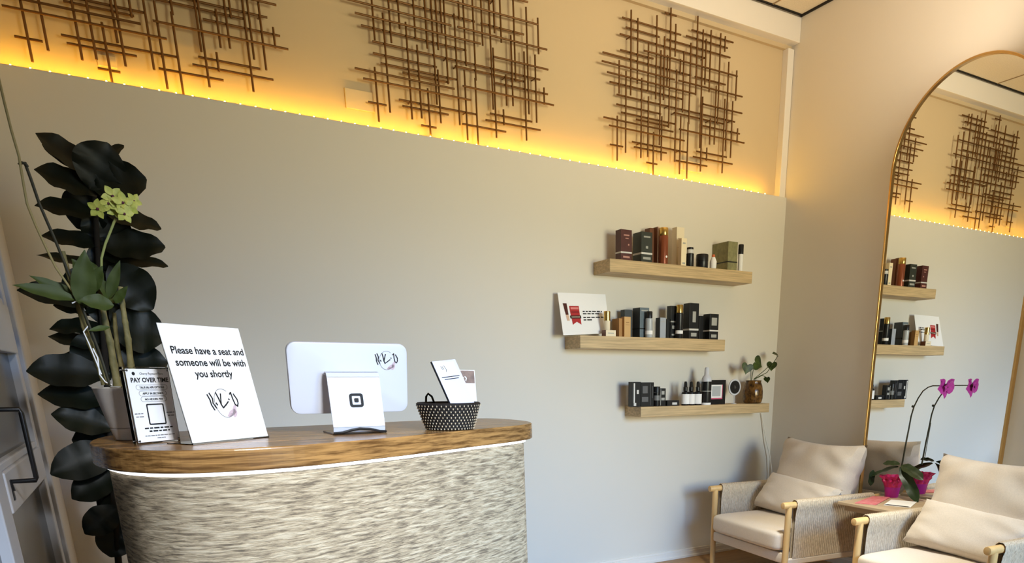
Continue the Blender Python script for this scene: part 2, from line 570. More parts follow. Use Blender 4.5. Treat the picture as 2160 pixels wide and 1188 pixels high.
H_PX = [(1312.5, 36.6, 1436.3, 73.8), (1320.2, 57.4, 1390.7, 78.2), (1307.6, 72.2, 1488.8, 122.5), (1308.7, 105.6, 1378, 123.6), (1271.5, 109.4, 1457, 160),
        (1465.8, 161.4, 1530.3, 178.9), (1269.8, 128, 1423, 168.5), (1431.9, 170.7, 1565.9, 203.5), (1280.8, 151, 1465, 198.6), (1286.3, 171.8, 1440.6, 210.6),
        (1301, 200.3, 1550, 256.4), (1300.5, 219.4, 1394, 241), (1483.3, 221, 1565.3, 238), (1310.5, 236.8, 1424, 262), (1342.2, 252.3, 1411, 266.5),
        (1273.5, 248.3, 1420, 277), (1284.9, 263.8, 1443.7, 297.5), (1333.4, 298.1, 1448, 322.4), (1337.5, 310.2, 1406, 323), (1287, 304.9, 1314, 309.5),
        (1363.7, 342.6, 1386, 347), (1421.4, 238.2, 1525.8, 261), (1481.4, 265.8, 1560.2, 282), (1432.9, 268.5, 1569.6, 305.5), (1469.3, 319, 1532.6, 332),
        (1461.9, 330.5, 1544.7, 346.5), (1426, 338.5, 1491.5, 351), (1459.2, 63.5, 1546.7, 89.7), (1447.7, 74.9, 1534.7, 102.3), (1406.6, 83.7, 1540.2, 120.9),
        (1402.8, 26.8, 1426.8, 33.9), (1358.5, 106.7, 1555.5, 160.9)]
FRONT_H = {6, 8, 15, 16, 23, 7, 12, 31}
CROSS = Vector((-1.049, .02, 2.352))
sc_r = thing('wall_sculpture', 'rod lattice wall sculpture nearest the mirror corner, above the three shelves', 'wall sculpture', (CROSS.x, .06, CROSS.z), 0, 'brass rod wall sculptures')
RODR = .0047
for u0, v0, u1, v1 in V_PX:
    a, b = AY(u0, v0, .016), AY(u1, v1, .016)
    x = (a.x + b.x) / 2
    MB().tube([(x, .016, a.z), (x, .016, b.z)], RODR, 8).build('upright_rod', BRASS, sc_r, smooth=True)
hz_levels = []
for i, (u0, v0, u1, v1) in enumerate(H_PX):
    yy = .0068 if i in FRONT_H else .0252
    a, b = AY(u0, v0, yy), AY(u1, v1, yy)
    z = (a.z + b.z) / 2
    hz_levels.append((a.x, b.x, z))
    MB().tube([(a.x, yy, z), (b.x, yy, z)], RODR, 8).build('cross_rod', BRASS, sc_r, smooth=True)
v_lines = [((AY(u0, v0, .016).x + AY(u1, v1, .016).x) / 2, AY(u0, v0, .016).z, AY(u1, v1, .016).z) for u0, v0, u1, v1 in V_PX]
for i in (2, 10, 17, 21):                       # standoffs to the wall, behind the rod crossings
    x0_, x1_, z_ = hz_levels[i]
    hit = [x for x, zt_, zb_ in v_lines if x0_ < x < x1_ and zb_ < z_ < zt_]
    for x_ in (hit[0], hit[-1]):
        MB().tube([(x_, .060, z_), (x_, .027, z_)], .003, 8).build('standoff', BRASS, sc_r, smooth=True)
dup(sc_r, (-2.366, .06, 2.338), 0, 'middle rod lattice wall sculpture above the ledge light')
dup(sc_r, (-3.654, .06, 2.336), 0, 'rod lattice wall sculpture above the tall dark plant, cut by the frame')

for a, b, lb in (((-2.748, 2.370), (-2.615, 2.451), 'large blank cover plate left of the middle rod sculpture'),
                 ((-.835, 2.362), (-.660, 2.416), 'low wide cover plate behind the rod sculpture nearest the mirror'),
                 ((-3.692, 2.362), (-3.628, 2.402), 'small cover plate behind the rod sculpture above the tall plant')):
    tag(MB().box((a[0], .050, a[1]), (b[0], .060, b[1])).build('cover_plate', PLATE, None, bevel=.002), lb, 'cover plate', 'cover plates on the upper wall')

# ------------------------------------------------------------------ arched mirror on the right wall
MY, MR, MZ = -1.2515, .4335, 2.257
mir = thing('arched_mirror', 'tall arched wall mirror in a slim gold frame beside the chairs', 'mirror', (-.02, MY, 0))
outer = [(-MR, .12)] + [(-MR * math.cos(PI * k / 48), MZ + MR * math.sin(PI * k / 48)) for k in range(49)] + [(MR, .12)]
ri = MR - .011
inner = [(-ri, .131)] + [(-ri * math.cos(PI * k / 48), MZ + ri * math.sin(PI * k / 48)) for k in range(49)] + [(ri, .131)]
g_ = MB()
g_.slab(inner, (-.018, MY, 0), (0, 1, 0), (0, 0, 1), (1, 0, 0), .012)
g_.build('glass', MIRROR, mir)
g_ = MB()
ring(outer, inner, (-.030, MY, 0), (0, 1, 0), (0, 0, 1), (1, 0, 0), .029, g_)
g_.build('frame', GOLD, mir, bevel=.0015)

# ------------------------------------------------------------------ floating shelves
SH = {}
for key, zb, zt, xa, xb, lb in (('top', 1.741, 1.8075, -1.464, -.420, 'uppermost light oak floating shelf with the maroon and olive boxes'),
                                ('mid', 1.341, 1.4080, -1.657, -.616, 'middle light oak floating shelf with the leaning white card'),
                                ('low', .960, 1.0185, -1.246, -.206, 'lowest light oak floating shelf with the vase of leaves')):
    tag(MB().box((xa, -.174, zb), (xb, 0, zt)).build('floating_shelf', OAK, None, bevel=.002), lb, 'shelf', 'floating oak shelves')
    SH[key] = zt

# ------------------------------------------------------------------ reception counter
ZT = 1.06
CT = [(-2.722, -1.60), (-2.732, -1.705), (-2.775, -1.79), (-2.866, -1.857), (-3.008, -1.928), (-3.242, -2.052), (-3.43, -2.132), (-3.55, -2.162),
      (-3.66, -2.160), (-3.745, -2.125), (-3.815, -2.045), (-3.852, -1.95), (-3.872, -1.84), (-3.862, -1.70), (-3.82, -1.60), (-3.70, -1.555),
      (-3.464, -1.525), (-3.22, -1.485), (-2.987, -1.448), (-2.82, -1.432), (-2.750, -1.475)]


def smooth_loop(P, n=5):
    out = []
    N = len(P)
    for i in range(N):
        p0, p1, p2, p3 = (Vector((*P[(i + k - 1) % N], 0)) for k in range(4))
        for j in range(n):
            t = j / n
            q = .5 * ((2 * p1) + (p2 - p0) * t + (2 * p0 - 5 * p1 + 4 * p2 - p3) * t * t + (3 * p1 - p0 - 3 * p2 + p3) * t ** 3)
            out.append((q.x, q.y))
    return out


def inset(P, d):
    N = len(P)
    out = []
    for i in range(N):
        a, b = Vector(P[i - 1]), Vector(P[(i + 1) % N])
        t = (b - a).normalized()
        out.append((P[i][0] + t.y * d, P[i][1] - t.x * d))
    return out


CTS = smooth_loop(CT)
area2 = sum(CTS[i - 1][0] * CTS[i][1] - CTS[i][0] * CTS[i - 1][1] for i in range(len(CTS)))
sgn = 1 if area2 < 0 else -1
cnt = thing('reception_counter', 'curved reception counter with an oak top and ridged plaster front', 'counter', (-3.3, -1.8, 0))
MB().prism(CTS, ZT - .046, ZT).build('countertop', OAK_TOP, cnt, bevel=.004, bseg=3)
MB().prism(inset(CTS, sgn * .027), 0, ZT - .0462).build('body', PLASTER, cnt, smooth=True)
lo, li = inset(CTS, sgn * .021), inset(CTS, sgn * .0268)
g_ = MB()
n = len(lo)
front = list(range(5, 62))
for k in front[:-1]:
    a, b, c, d = lo[k], lo[k + 1], li[k + 1], li[k]
    vs = [(*p, ZT - .0550) for p in (a, b, c, d)] + [(*p, ZT - .0465) for p in (a, b, c, d)]
    g_.add(vs, [(0, 3, 2, 1), (4, 5, 6, 7), (0, 1, 5, 4), (2, 3, 7, 6)])
o = g_.build('light_strip', LEDW_M, cnt)
o['label'] = 'white light strip under the countertop'

# --- white orchid pot on the counter
px_, py_ = -3.790, -1.795
pot = thing('orchid_plant', 'staked orchid with greenish yellow flowers in a white pot on the counter', 'plant', (px_, py_, ZT))
lower = [(.031, 0), (.034, .002), (.040, .026), (.0385, .027)]
MB().lathe(lower, (0, 0, 0), 40).build('saucer', POT_WHITE, pot, world=False, smooth=True)
up = [(.0385, .0275), (.0405, .029), (.0585, .113), (.0595, .114), (.0575, .115), (.056, .112), (.052, .100)]
MB().lathe(up, (0, 0, 0), 40, cap1=False).build('pot', POT_WHITE, pot, world=False, smooth=True)
g_ = MB()
g_.grid(lambda u, t: (.053 * t * math.cos(2 * PI * u), .053 * t * math.sin(2 * PI * u), .100 + .006 * math.sin(u * 40 + t * 9)), 24, 4)
g_.build('potting_bark', SOIL, pot, world=False)
PY = py_


def P_(u, v, y=None): return AY(u, v, PY if y is None else y)


def cane(pts, r0, r1, y=None):
    pp = [P_(u, v, y) for u, v in pts]
    dense, rad = [], []
    for i in range(len(pp) - 1):
        for j in range(6):
            t = j / 6
            dense.append(pp[i].lerp(pp[i + 1], t))
            s = (i + t) / (len(pp) - 1)
            rad.append((r0 + (r1 - r0) * s) * (1.12 if j == 0 else 1 - .07 * math.sin(PI * t)))
    dense.append(pp[-1])
    rad.append(r1)
    return MB().tube(dense, rad, 10).build('cane', CANE, pot, smooth=True)


cane([(222, 812), (208, 770), (190, 725), (178, 690), (168, 655), (152, 610), (140, 560), (133, 530)], .0075, .004)
cane([(248, 815), (240, 770), (232, 720), (222, 680), (215, 640), (210, 600), (206, 570)], .0085, .005, PY + .02)
cane([(275, 830), (276, 770), (270, 715), (264, 680), (258, 640), (254, 605)], .0075, .005, PY - .02)
cane([(262, 820), (256, 770), (247, 730), (243, 690), (241, 660)], .006, .004, PY + .035)


def spray(name, pts, r, m, y=None, label=None):
    o_ = MB().tube([P_(u, v, y) for u, v in pts], r, 8).build(name, m, pot, smooth=True)
    if label: o_['label'] = label


spray('stake', [(232, 815), (210, 745), (170, 640), (120, 515), (83, 430), (66, 380), (52, 342)], .0028, STEM_DARK, PY - .03)
spray('stem_tie', [(40, 348), (46, 343), (54, 346), (58, 352)], .003, STEM_DARK, PY - .032)
spray('flower_spike', [(160, 625), (118, 565), (96, 520), (75, 475), (57, 430), (49, 385), (40, 330), (24, 275), (9, 215), (2, 185), (-14, 120)], .0023,
      mat('pale_spike', srgb(150, 136, 88), 0.6), PY - .035)
spray('flower_spike', [(214, 575), (214, 545), (222, 515), (233, 488), (240, 470), (244, 462)], .0024, mat('green_spike', srgb(142, 150, 88), 0.6), PY - .02)
spray('aerial_root', [(186, 688), (176, 700), (188, 726), (200, 756), (214, 790)], .0013, PAPER, PY - .03)
spray('aerial_root', [(196, 735), (206, 755), (210, 790), (222, 806), (236, 812)], .0014, PAPER, PY - .03)
spray('aerial_root', [(152, 640), (163, 635), (172, 645), (180, 656)], .0014, PAPER, PY - .03)
for (u0, v0), (u1, v1), w, dy in (((160, 632), (26, 597), .030, -.03), ((175, 640), (62, 578), .030, 0), ((190, 600), (152, 545), .035, -.02),
                                  ((175, 650), (178, 525), .045, -.03), ((185, 620), (215, 560), .030, -.01), ((240, 645), (165, 632), .036, -.04),
                                  ((215, 600), (180, 545), .030, .02), ((243, 640), (268, 603), .018, -.03), ((228, 632), (252, 548), .022, -.01),
                                  ((232, 690), (185, 697), .012, -.02), ((246, 640), (205, 585), .032, .0)):
    a, b = P_(u0, v0, PY + dy), P_(u1, v1, PY + dy - .02)
    g_ = MB()
    leaf(g_, a, b, w, Vector((.15, -1, .45)), shape='lance', fold=.3, droop=.06)
    g_.build('leaf', LEAF_ORCHID, pot, smooth=True)


def blossom(name, c, R, nrm, mpetal, parent, petals=5, a0=0.0, w=.68, throat=True):
    c, n = Vector(c), Vector(nrm).normalized()
    u = n.cross(Vector((0, 0, 1))).normalized()
    v = u.cross(n) * -1
    g = MB()
    plan = petals if isinstance(petals, list) else [(a0 + 2 * PI * k / petals, w) for k in range(petals)]
    for k, (a, w) in enumerate(plan):
        d = u * math.cos(a) + v * math.sin(a)
        g.grid(leaf_fn(c + n * .001 * k, c + d * R + n * R * .18, R * w, n, fold=.2, droop=0, shape='oval'), 4, 6)
    o_ = g.build(name, mpetal, parent, smooth=True)
    if throat:
        t = MB()
        t.lathe([(R * .04, 0), (R * .16, R * .08), (R * .1, R * .26), (R * .02, R * .3)], (0, 0, 0), 10)
        rm = n.to_track_quat('Z', 'Y').to_matrix()
        t.v = [rm @ p + c for p in t.v]
        t.build('flower_throat', FLOWER_DARK, o_, smooth=True)
    return o_


for k, (u, v, R, a0, dx) in enumerate(((207, 441, .020, .7, -.4), (238, 415, .022, .2, 0), (258, 428, .022, 1.0, .3), (246, 443, .021, .5, 0),
                                       (272, 437, .019, .1, .6), (262, 452, .019, .8, .2), (281, 424, .017, .4, .5), (229, 430, .017, 1.2, -.2))):
    blossom('flower', P_(u, v, PY - .03 - .006 * (k % 3)), R, (dx, -1, -.1 + .2 * (k % 2)), FLOWER_Y, pot, 5, a0)

# --- small payment sign in clear acrylic
qL, qR = Vector((-3.782, -1.960, ZT)), Vector((-3.698, -1.892, ZT))
U = (qR - qL).normalized()
Z = Vector((0, 0, 1))
N = U.cross(Z)
qw, qh = (qR - qL).length, .158
sg = thing('payment_sign', 'small pay over time sign in a clear acrylic block beside the white pot', 'sign', (qL + qR) / 2)
g_ = MB()
g_.slab([(0, 0), (qw, 0), (qw, qh), (0, qh)], qL - N * .012, U, Z, N, .0105)
g_.build('acrylic_block', ACRYL, sg, bevel=.001)
g_ = MB()
g_.slab([(.004, .004), (qw - .003, .004), (qw - .003, qh - .004), (.004, qh - .004)], qL - N * .0008, U, Z, N, .0008)
g_.build('sign_card', PAPER, sg)
for a, b in ((.006, .007), (qw - .006, .007), (.006, qh - .007), (qw - .006, qh - .007)):
    g_ = MB().tube([qL + U * a + Z * b - N * .014, qL + U * a + Z * b + N * .002], .0022, 10)
    g_.build('corner_pin', CHROME, sg, smooth=True)
q = lambda fx, fy: qL + U * (qw * fx) + Z * (qh * (1 - fy))
text('lettering', 'PAY OVER TIME', q(.52, .195), U, Z, .0128, INK, sg, bold=.0004)
text('lettering', 'Cherry Payment Plans', q(.575, .098), U, Z, .0062, INK, sg)
g_ = MB()
g_.slab([(.0035 * math.cos(k * PI / 8), .0035 * math.sin(k * PI / 8)) for k in range(16)], q(.19, .085), U, Z, N, .0006)
g_.build('emblem', INK, sg)
for fy, bw_, s in ((.262, .075, 'TRUE 0% APR OPTIONS'), (.340, .066, 'APPLY IN SECONDS'), (.415, .062, 'NO HIDDEN FEES')):
    g_ = MB()
    ring(rrect(bw_, .0105, .0052), rrect(bw_ - .0012, .0093, .0046), q(.54, fy), U, Z, N, .0005, g_)
    g_.build('pill_outline', GREY_INK, sg)
    text('lettering', s, q(.54, fy) - Z * .0021, U, Z, .0056, INK, sg, bold=.0002)
g_ = MB()
ring(rrect(.042, .044, .003), rrect(.0365, .0385, .0015), q(.535, .615), U, Z, N, .0006, g_)
g_.build('code_frame', INK, sg)


def greek(name, rows, m, parent, O, U, V, h):
    """faint illegible small print: short dashes of uneven length"""
    N = Vector(U).cross(Vector(V))
    g = MB()
    for x0, x1, y in rows:
        x = x0
        while x < x1 - h:
            L = min(random.uniform(2.0, 5.5) * h, x1 - x)
            g.slab([(x, y - h / 2), (x + L, y - h / 2), (x + L, y + h / 2), (x, y + h / 2)], Vector(O) + N * .0002, U, V, N, .0004)
            x += L + h * .9
    return g.build(name, m, parent)


greek('small_print', [(.024, .092, qh * .205), (.034, .084, qh * .165)], INK, sg, qL, U, Z, .0030)
greek('small_print', [(.022, .095, qh * .105), (.05, .07, qh * .07)], GREY_INK, sg, qL, U, Z, .0018)
greek('small_print', [(.007, .029, qh * .40), (.009, .028, qh * .36), (.083, .103, qh * .40), (.085, .101, qh * .36)], GREY_INK, sg, qL, U, Z, .0020)

# --- leaning seat sign
sL, sR = Vector((-3.682, -2.026, ZT + .002)), Vector((-3.516, -1.897, ZT + .002))
U = (sR - sL).normalized()
B = Vector((-U.y, U.x, 0))
th = math.radians(10.5)
V = B * math.sin(th) + Z * math.cos(th)
N = U.cross(V)
sw, sh = (sR - sL).length, .247
ss = thing('waiting_sign', 'large white sign asking visitors to have a seat, leaning on the counter', 'sign', ((sL + sR) / 2).to_tuple())
g_ = MB()
g_.slab([(0, 0), (sw, 0), (sw, sh), (0, sh)], sL - N * .0035, U, V, N, .0012)
g_.slab([(0, 0), (sw, 0), (sw, .0015), (0, .0015)], sL - N * .0022, U, V, N, .0036)
g_.slab([(0, 0), (sw, 0), (sw, .075), (0, .075)], sL - Z * .002, U, B, Z, .0018)
g_.build('acrylic_holder', ACRYL, ss)
g_ = MB()
g_.slab([(.001, .0017), (sw - .001, .0017), (sw - .001, sh - .001), (.001, sh - .001)], sL - N * .0020, U, V, N, .0007)
g_.build('sign_sheet', PAPER, ss)
q = lambda fx, fy: sL + U * (sw * fx) + V * (sh * (1 - fy)) - N * .0012
text('lettering', 'Please have a seat and', q(.52, .247), U, V, .0213, INK, ss, bold=.0004)
text('lettering', 'someone will be with', q(.52, .347), U, V, .0213, INK, ss, bold=.0004)
text('lettering', 'you shortly', q(.505, .443), U, V, .0213, INK, ss, bold=.0004)


def logo(O, U, V, s, parent):
    """hand-written studio mark: pen strokes over a loose circle with a blush bloom"""
    def c(pts): return [((x - 650) * s, (600 - y) * s) for x, y in pts]
    strokes('logo_strokes', [c(l) for l in ([(250, 380), (290, 500), (290, 600), (340, 720)], [(315, 350), (365, 470), (345, 570), (405, 680)], [(430, 570), (450, 612)],
                                             [(490, 340), (530, 470), (555, 600), (590, 680)], [(615, 370), (580, 500), (560, 590)], [(590, 680), (680, 620), (770, 550)],
                                             [(800, 490), (815, 505)], [(865, 385), (905, 345), (920, 500), (945, 620), (1000, 660), (1038, 590), (1035, 500), (970, 380)])],
            O, U, V, 32 * s, INK, parent, .0009)
    strokes('logo_circle', [c([(650 + 255 * math.cos(math.radians(a)), 580 - 320 * math.sin(math.radians(a))) for a in range(55, 345, 14)])], O, U, V, 12 * s, GREY_INK, parent, .0007)
    N = Vector(U).cross(Vector(V))
    g = MB()
    for cx, cy, r, rr, a in ((800, 800, 130, 60, .5), (890, 730, 120, 50, 1.1), (740, 850, 90, 40, .2), (880, 830, 90, 45, .9)):
        pts = []
        for k in range(16):
            t = 2 * PI * k / 16
            x, y = r * math.cos(t), rr * math.sin(t)
            pts.append((cx + x * math.cos(a) - y * math.sin(a), cy - (x * math.sin(a) + y * math.cos(a))))
        g.slab(c(pts), Vector(O) + N * .0002, U, V, N, .0003)
    g.build('logo_bloom', ROSE_INK, parent)


logo(q(.525, .68), U, V, .0000976, ss)

# --- tablet point of sale stand
ps = thing('payment_terminal', 'white tablet payment terminal on a wide bent foot, seen from behind', 'payment terminal', (-3.30, -1.89, ZT))
U = Vector((1, .02, 0)).normalized()
tl = math.radians(12)
V = (Vector((0, -math.sin(tl), math.cos(tl))))
N = U.cross(V)
tc_ = Vector((-3.306, -1.865, 1.192))
g_ = MB()
g_.slab(rrect(.291, .172, .022, 6), tc_ - N * .014, U, V, N, .014)
g_.build('tablet_case', PLASTIC_W, ps, bevel=.003, smooth=True)
g_ = MB()
g_.slab(rrect(.270, .152, .012, 4), tc_ - N * .0150, U, V, N, .0012)
g_.build('screen', BLACK_P, ps)
logo(tc_ + U * .092 + V * .044, U, V, .0000720, ps)
fw = .126
foot = []
for t in range(0, 9): foot.append((-1.866 - .040 * t / 8, 1.212 - .0 * t))
prof = [(-1.868, 1.203), (-1.885, 1.2085), (-1.897, 1.206), (-1.903, 1.196), (-1.908, 1.15), (-1.914, 1.10), (-1.917, 1.078), (-1.912, 1.066), (-1.90, 1.0625), (-1.84, 1.0615), (-1.79, 1.0615)]
g_ = MB()
xc_ = -3.308
for (ya, za), (yb, zb) in zip(prof[:-1], prof[1:]):
    d = Vector((0, yb - ya, zb - za)).normalized()
    nn = Vector((0, d.z, -d.y)) * .0015
    vs = []
    for y_, z_, sg_ in ((ya, za, 1), (yb, zb, 1), (yb, zb, -1), (ya, za, -1)):
        for x_ in (xc_ - fw / 2, xc_ + fw / 2):
            vs.append((x_, y_ + nn.y * sg_, z_ + nn.z * sg_))
    g_.add(vs, [(0, 1, 3, 2), (4, 5, 7, 6), (0, 2, 4, 6), (1, 7, 5, 3)])
g_.build('foot', PLASTIC_W, ps, smooth=True)
fo = Vector((xc_ + .000, -1.9118, 1.1415))
fv = Vector((0, .006, .05)).normalized()
g_ = MB()
fn_ = Vector((1, 0, 0)).cross(fv)
ring(rrect(.0325, .0325, .006), rrect(.0215, .0215, .0025), fo, (1, 0, 0), fv, fn_, .0016, g_)
g_.slab(rrect(.0098, .0098, .0018), fo, (1, 0, 0), fv, fn_, .0016)
g_.build('emblem', INK, ps)
MB().tube([(-3.372, -1.9225, 1.0645), (-3.352, -1.927, 1.066), (-3.330, -1.926, 1.071), (-3.31, -1.925, 1.074), (-3.285, -1.926, 1.072), (-3.262, -1.927, 1.066), (-3.246, -1.922, 1.0645), (-3.24, -1.90, 1.064)], .0032, 8).build('cable', BLACK_P, ps, smooth=True)

# --- woven basket with cards
bx, by = -3.060, -1.880
bk = thing('card_basket', 'small black and cream coiled basket holding cards on the counter', 'basket', (bx, by, ZT))
R0, R1, HB = .0615, .0835, .066
BK_D = mat('dark_coil', srgb(30, 24, 20), 0.8)
BK_L = mat('cream_stitch', srgb(206, 188, 158), 0.8)
prof = []
for k in range(9):
    t0, t1 = k / 9, (k + 1) / 9
    for s in (0, .25, .5, .75):
        t = t0 + (t1 - t0) * s
        prof.append((R0 + (R1 - R0) * t ** .9 + .0022 * math.sin(PI * s), HB * t + .001))
prof += [(R1 + .0015, HB + .002), (R1 - .002, HB + .005), (R1 - .0055, HB + .001)]
prof += [(R0 + (R1 - R0) * t - .006, HB * t) for t in (.8, .5, .2, .06)]
MB().lathe(prof, (0, 0, 0), 56).build('basket_wall', BK_D, bk, world=False, smooth=True)
g_ = MB()
for k in range(9):
    nst = 44
    for j in range(nst):
        a = 2 * PI * (j + .5 * (k % 2)) / nst
        t = (k + .5) / 9
        r = R0 + (R1 - R0) * t ** .9 + .0018
        z = HB * t + .001
        c = Vector((r * math.cos(a), r * math.sin(a), z))
        rad = Vector((math.cos(a), math.sin(a), .12)).normalized()
        tan = Vector((-math.sin(a), math.cos(a), 0))
        up_ = rad.cross(tan)
        w_, h_2 = .0019, .0030
        ring_ = [c + tan * (w_ * math.cos(q_)) + up_ * (h_2 * math.sin(q_)) for q_ in [i * PI / 3 for i in range(6)]]
        g_.add(ring_ + [c + rad * .0015], [(i, (i + 1) % 6, 6) for i in range(6)])
g_.build('stitching', BK_L, bk, world=False)
MB().tube([(-.036, .0775, HB), (-.034, .0775, HB + .018), (-.028, .0775, HB + .026), (-.018, .0775, HB + .018), (-.012, .0775, HB)], .003, 8).build('loop_handle', BK_D, bk, world=False, smooth=True)


def card(name, label, BL, U, V, w, h, t, m, cat='card', group=None):
    c = thing(name, label, cat, Vector(BL).to_tuple(), 0, group)
    N = U.cross(V)
    g = MB()
    g.slab([(0, 0), (w, 0), (w, h), (0, h)], Vector(BL) - N * t, U, V, N, t)
    g.build('card_stock', m, c)
    return c, N


LAV = mat('lavender_card', srgb(216, 216, 236), 0.6)
BRN = mat('brown_photo', srgb(150, 120, 104), 0.6, var=.5, vscale=(50, 50, 50))
tlp, trp = AY(911, 763, -1.905), AY(960, 758, -1.865)
lo_, hi_ = -2.05, -1.75
for _ in range(40):
    mid_ = (lo_ + hi_) / 2
    if (tlp - AY(957, 866, mid_)).dot(trp - tlp) > 0: lo_ = mid_
    else: hi_ = mid_
bl_ = AY(957, 866, mid_)
U = (trp - tlp).normalized()
V = (tlp - bl_).normalized()
hgt = (tlp - bl_).length
cw_ = (trp - tlp).length
c1, N = card('leaflet', 'lavender leaflet with a white panel tilting left in the basket', bl_, U, V, cw_, hgt, .0012, LAV, 'leaflet', None)
g_ = MB()
g_.slab([(.010, hgt - .040), (cw_ - .012, hgt - .040), (cw_ - .012, hgt - .006), (.010, hgt - .006)], bl_, U, V, N, .0006)
g_.build('printed_panel', PAPER, c1)
MB().slab([(-.0022, 0), (0, 0), (0, hgt), (-.0022, hgt)], bl_ - N * .0045, U, V, N, .0045).build('dark_edge', INK, c1)
o_ = bl_ + N * .0006
strokes('printed_mark', [[(.022, hgt - .016), (.024, hgt - .024)], [(.027, hgt - .016), (.029, hgt - .024)], [(.034, hgt - .014), (.038, hgt - .026), (.034, hgt - .031)]], o_, U, V, .002, GREY_INK, c1)
strokes('printed_rule', [[(.010, hgt - .045), (cw_ - .012, hgt - .045)], [(.017, hgt - .051), (cw_ - .018, hgt - .051)]], bl_, U, V, .002, INK, c1)
tlp, trp = AY(958, 780, -1.84), AY(1001, 781, -1.845)
blp = AY(970, 870, -1.855)
U = (trp - tlp).normalized()
hgt = (tlp - blp).length
V = (tlp - blp).normalized()
V = (V - U * V.dot(U)).normalized()
cw_ = (trp - tlp).length
bl_ = tlp - V * hgt
c2, N = card('photo_card', 'brown topped photo card standing behind the lavender leaflet', bl_, U, V, cw_, hgt, .0012, PAPER)
g_ = MB()
g_.slab([(.002, hgt - .035), (cw_ - .002, hgt - .035), (cw_ - .002, hgt - .002), (.002, hgt - .002)], bl_, U, V, N, .0006)
g_.build('printed_photo', BRN, c2)
strokes('printed_mark', [[(.014, hgt - .02), (.016, hgt - .027), (.021, hgt - .028), (.023, hgt - .02)], [(.028, hgt - .018), (.032, hgt - .022), (.030, hgt - .028)]], bl_ + N * .0008, U, V, .0028, PAPER, c2)

# ------------------------------------------------------------------ tall fig plant in the back corner
FY = -.80
fig = thing('fig_plant', 'tall dark fig plant with big leathery leaves in the corner behind the counter', 'plant', (-3.80, FY, 0))
MB().lathe([(.13, 0), (.16, .02), (.175, .27), (.18, .28), (.165, .285), (.16, .25)], (-3.88, FY, 0), 32, cap1=False).build('planter', mat('dark_planter', srgb(40, 38, 36), 0.5), fig, smooth=True)
MB().lathe([(.16, .24), (.08, .25), (.01, .252)], (-3.88, FY, 0), 24).build('soil', SOIL, fig, smooth=True)


def F(u, v, dy=0): return AY(u, v, FY + dy)


for pts, r in (([Vector((-3.88, FY, .24)), F(250, 1188), F(240, 1050), F(232, 900), F(222, 760), F(212, 620), F(203, 480), F(196, 370), F(192, 330)], .012),
               ([Vector((-3.86, FY + .03, .24)), F(262, 1100, .05), F(266, 900, .06), F(262, 740, .06), F(246, 600, .05), F(232, 500, .04)], .010)):
    MB().tube(pts, [r * (1 - .5 * i / len(pts)) for i in range(len(pts))], 10).build('trunk', BARK, fig, smooth=True)
FIG = [((200, 372), (76, 276), .075, -.02, (.35, -1, .5), 0), ((195, 365), (86, 303), .035, .05, (.3, -1, -.8), 0), ((205, 345), (260, 303), .035, .03, (.3, -.6, .9), 0),
       ((190, 400), (228, 300), .12, -.05, (.3, -1, .3), 0), ((200, 402), (306, 372), .12, -.06, (-.1, -1, .3), 0), ((205, 412), (72, 352), .085, -.03, (.2, -1, .7), 0),
       ((215, 455), (72, 428), .07, -.03, (.1, -1, .9), 0), ((225, 455), (340, 478), .07, .0, (-.1, -1, .9), 0), ((215, 525), (347, 515), .095, -.02, (-.1, -1, .6), 0),
       ((210, 545), (354, 556), .06, .0, (0, -1, 1.1), 0), ((225, 520), (84, 492), .06, .02, (.1, -1, .8), 0), ((230, 570), (76, 532), .045, .04, (.1, -1, 1.2), 0),
       ((232, 560), (322, 650), .12, -.05, (-.2, -1, .2), 0), ((215, 640), (34, 606), .075, .0, (.2, -1, .6), 0), ((230, 690), (350, 700), .14, -.03, (-.1, -1, .3), 0),
       ((220, 690), (102, 690), .06, .03, (.1, -1, .9), 0), ((225, 735), (100, 705), .055, .06, (.1, -1, .9), 0), ((232, 790), (54, 778), .10, -.02, (.2, -1, .5), 0),
       ((235, 850), (78, 826), .09, .02, (.1, -1, .8), 0), ((240, 905), (108, 870), .09, -.03, (.1, -1, .6), 0), ((250, 945), (106, 998), .105, -.06, (.2, -1, .4), 0),
       ((248, 1000), (150, 1050), .09, -.02, (.1, -1, .6), 0), ((252, 1070), (178, 1125), .085, -.03, (.1, -1, .5), 0), ((245, 775), (352, 760), .12, -.02, (-.1, -1, .5), 0),
       ((250, 870), (345, 850), .12, -.02, (-.1, -1, .5), 0), ((232, 640), (300, 700), .10, .03, (-.1, -1, .5), 0), ((220, 600), (255, 690), .13, .05, (0, -1, .2), 0),
       ((215, 500), (250, 610), .12, .06, (0, -1, .2), 0), ((205, 430), (240, 530), .12, .05, (0, -1, .2), 0), ((225, 690), (190, 800), .13, .06, (.1, -1, .2), 0),
       ((240, 830), (200, 930), .13, .05, (.1, -1, .2), 0), ((215, 560), (160, 660), .12, .06, (.1, -1, .2), 0), ((245, 960), (215, 1060), .12, .05, (.1, -1, .2), 0),
       ((205, 400), (160, 480), .11, .05, (.1, -1, .2), 0), ((250, 720), (310, 800), .12, .04, (-.1, -1, .2), 0), ((240, 1040), (262, 1140), .11, .02, (-.1, -1, .2), 0),
       ((250, 930), (150, 925), .10, .03, (.1, -1, .4), 0), ((256, 1010), (185, 1000), .11, .03, (.1, -1, .3), 0), ((258, 1060), (205, 1075), .10, .02, (.1, -1, .3), 0),
       ((256, 1100), (232, 1175), .10, -.01, (.1, -1, .3), 0), ((235, 800), (130, 745), .09, .05, (.1, -1, .4), 0), ((225, 640), (110, 640), .07, .05, (.1, -1, .5), 0)]
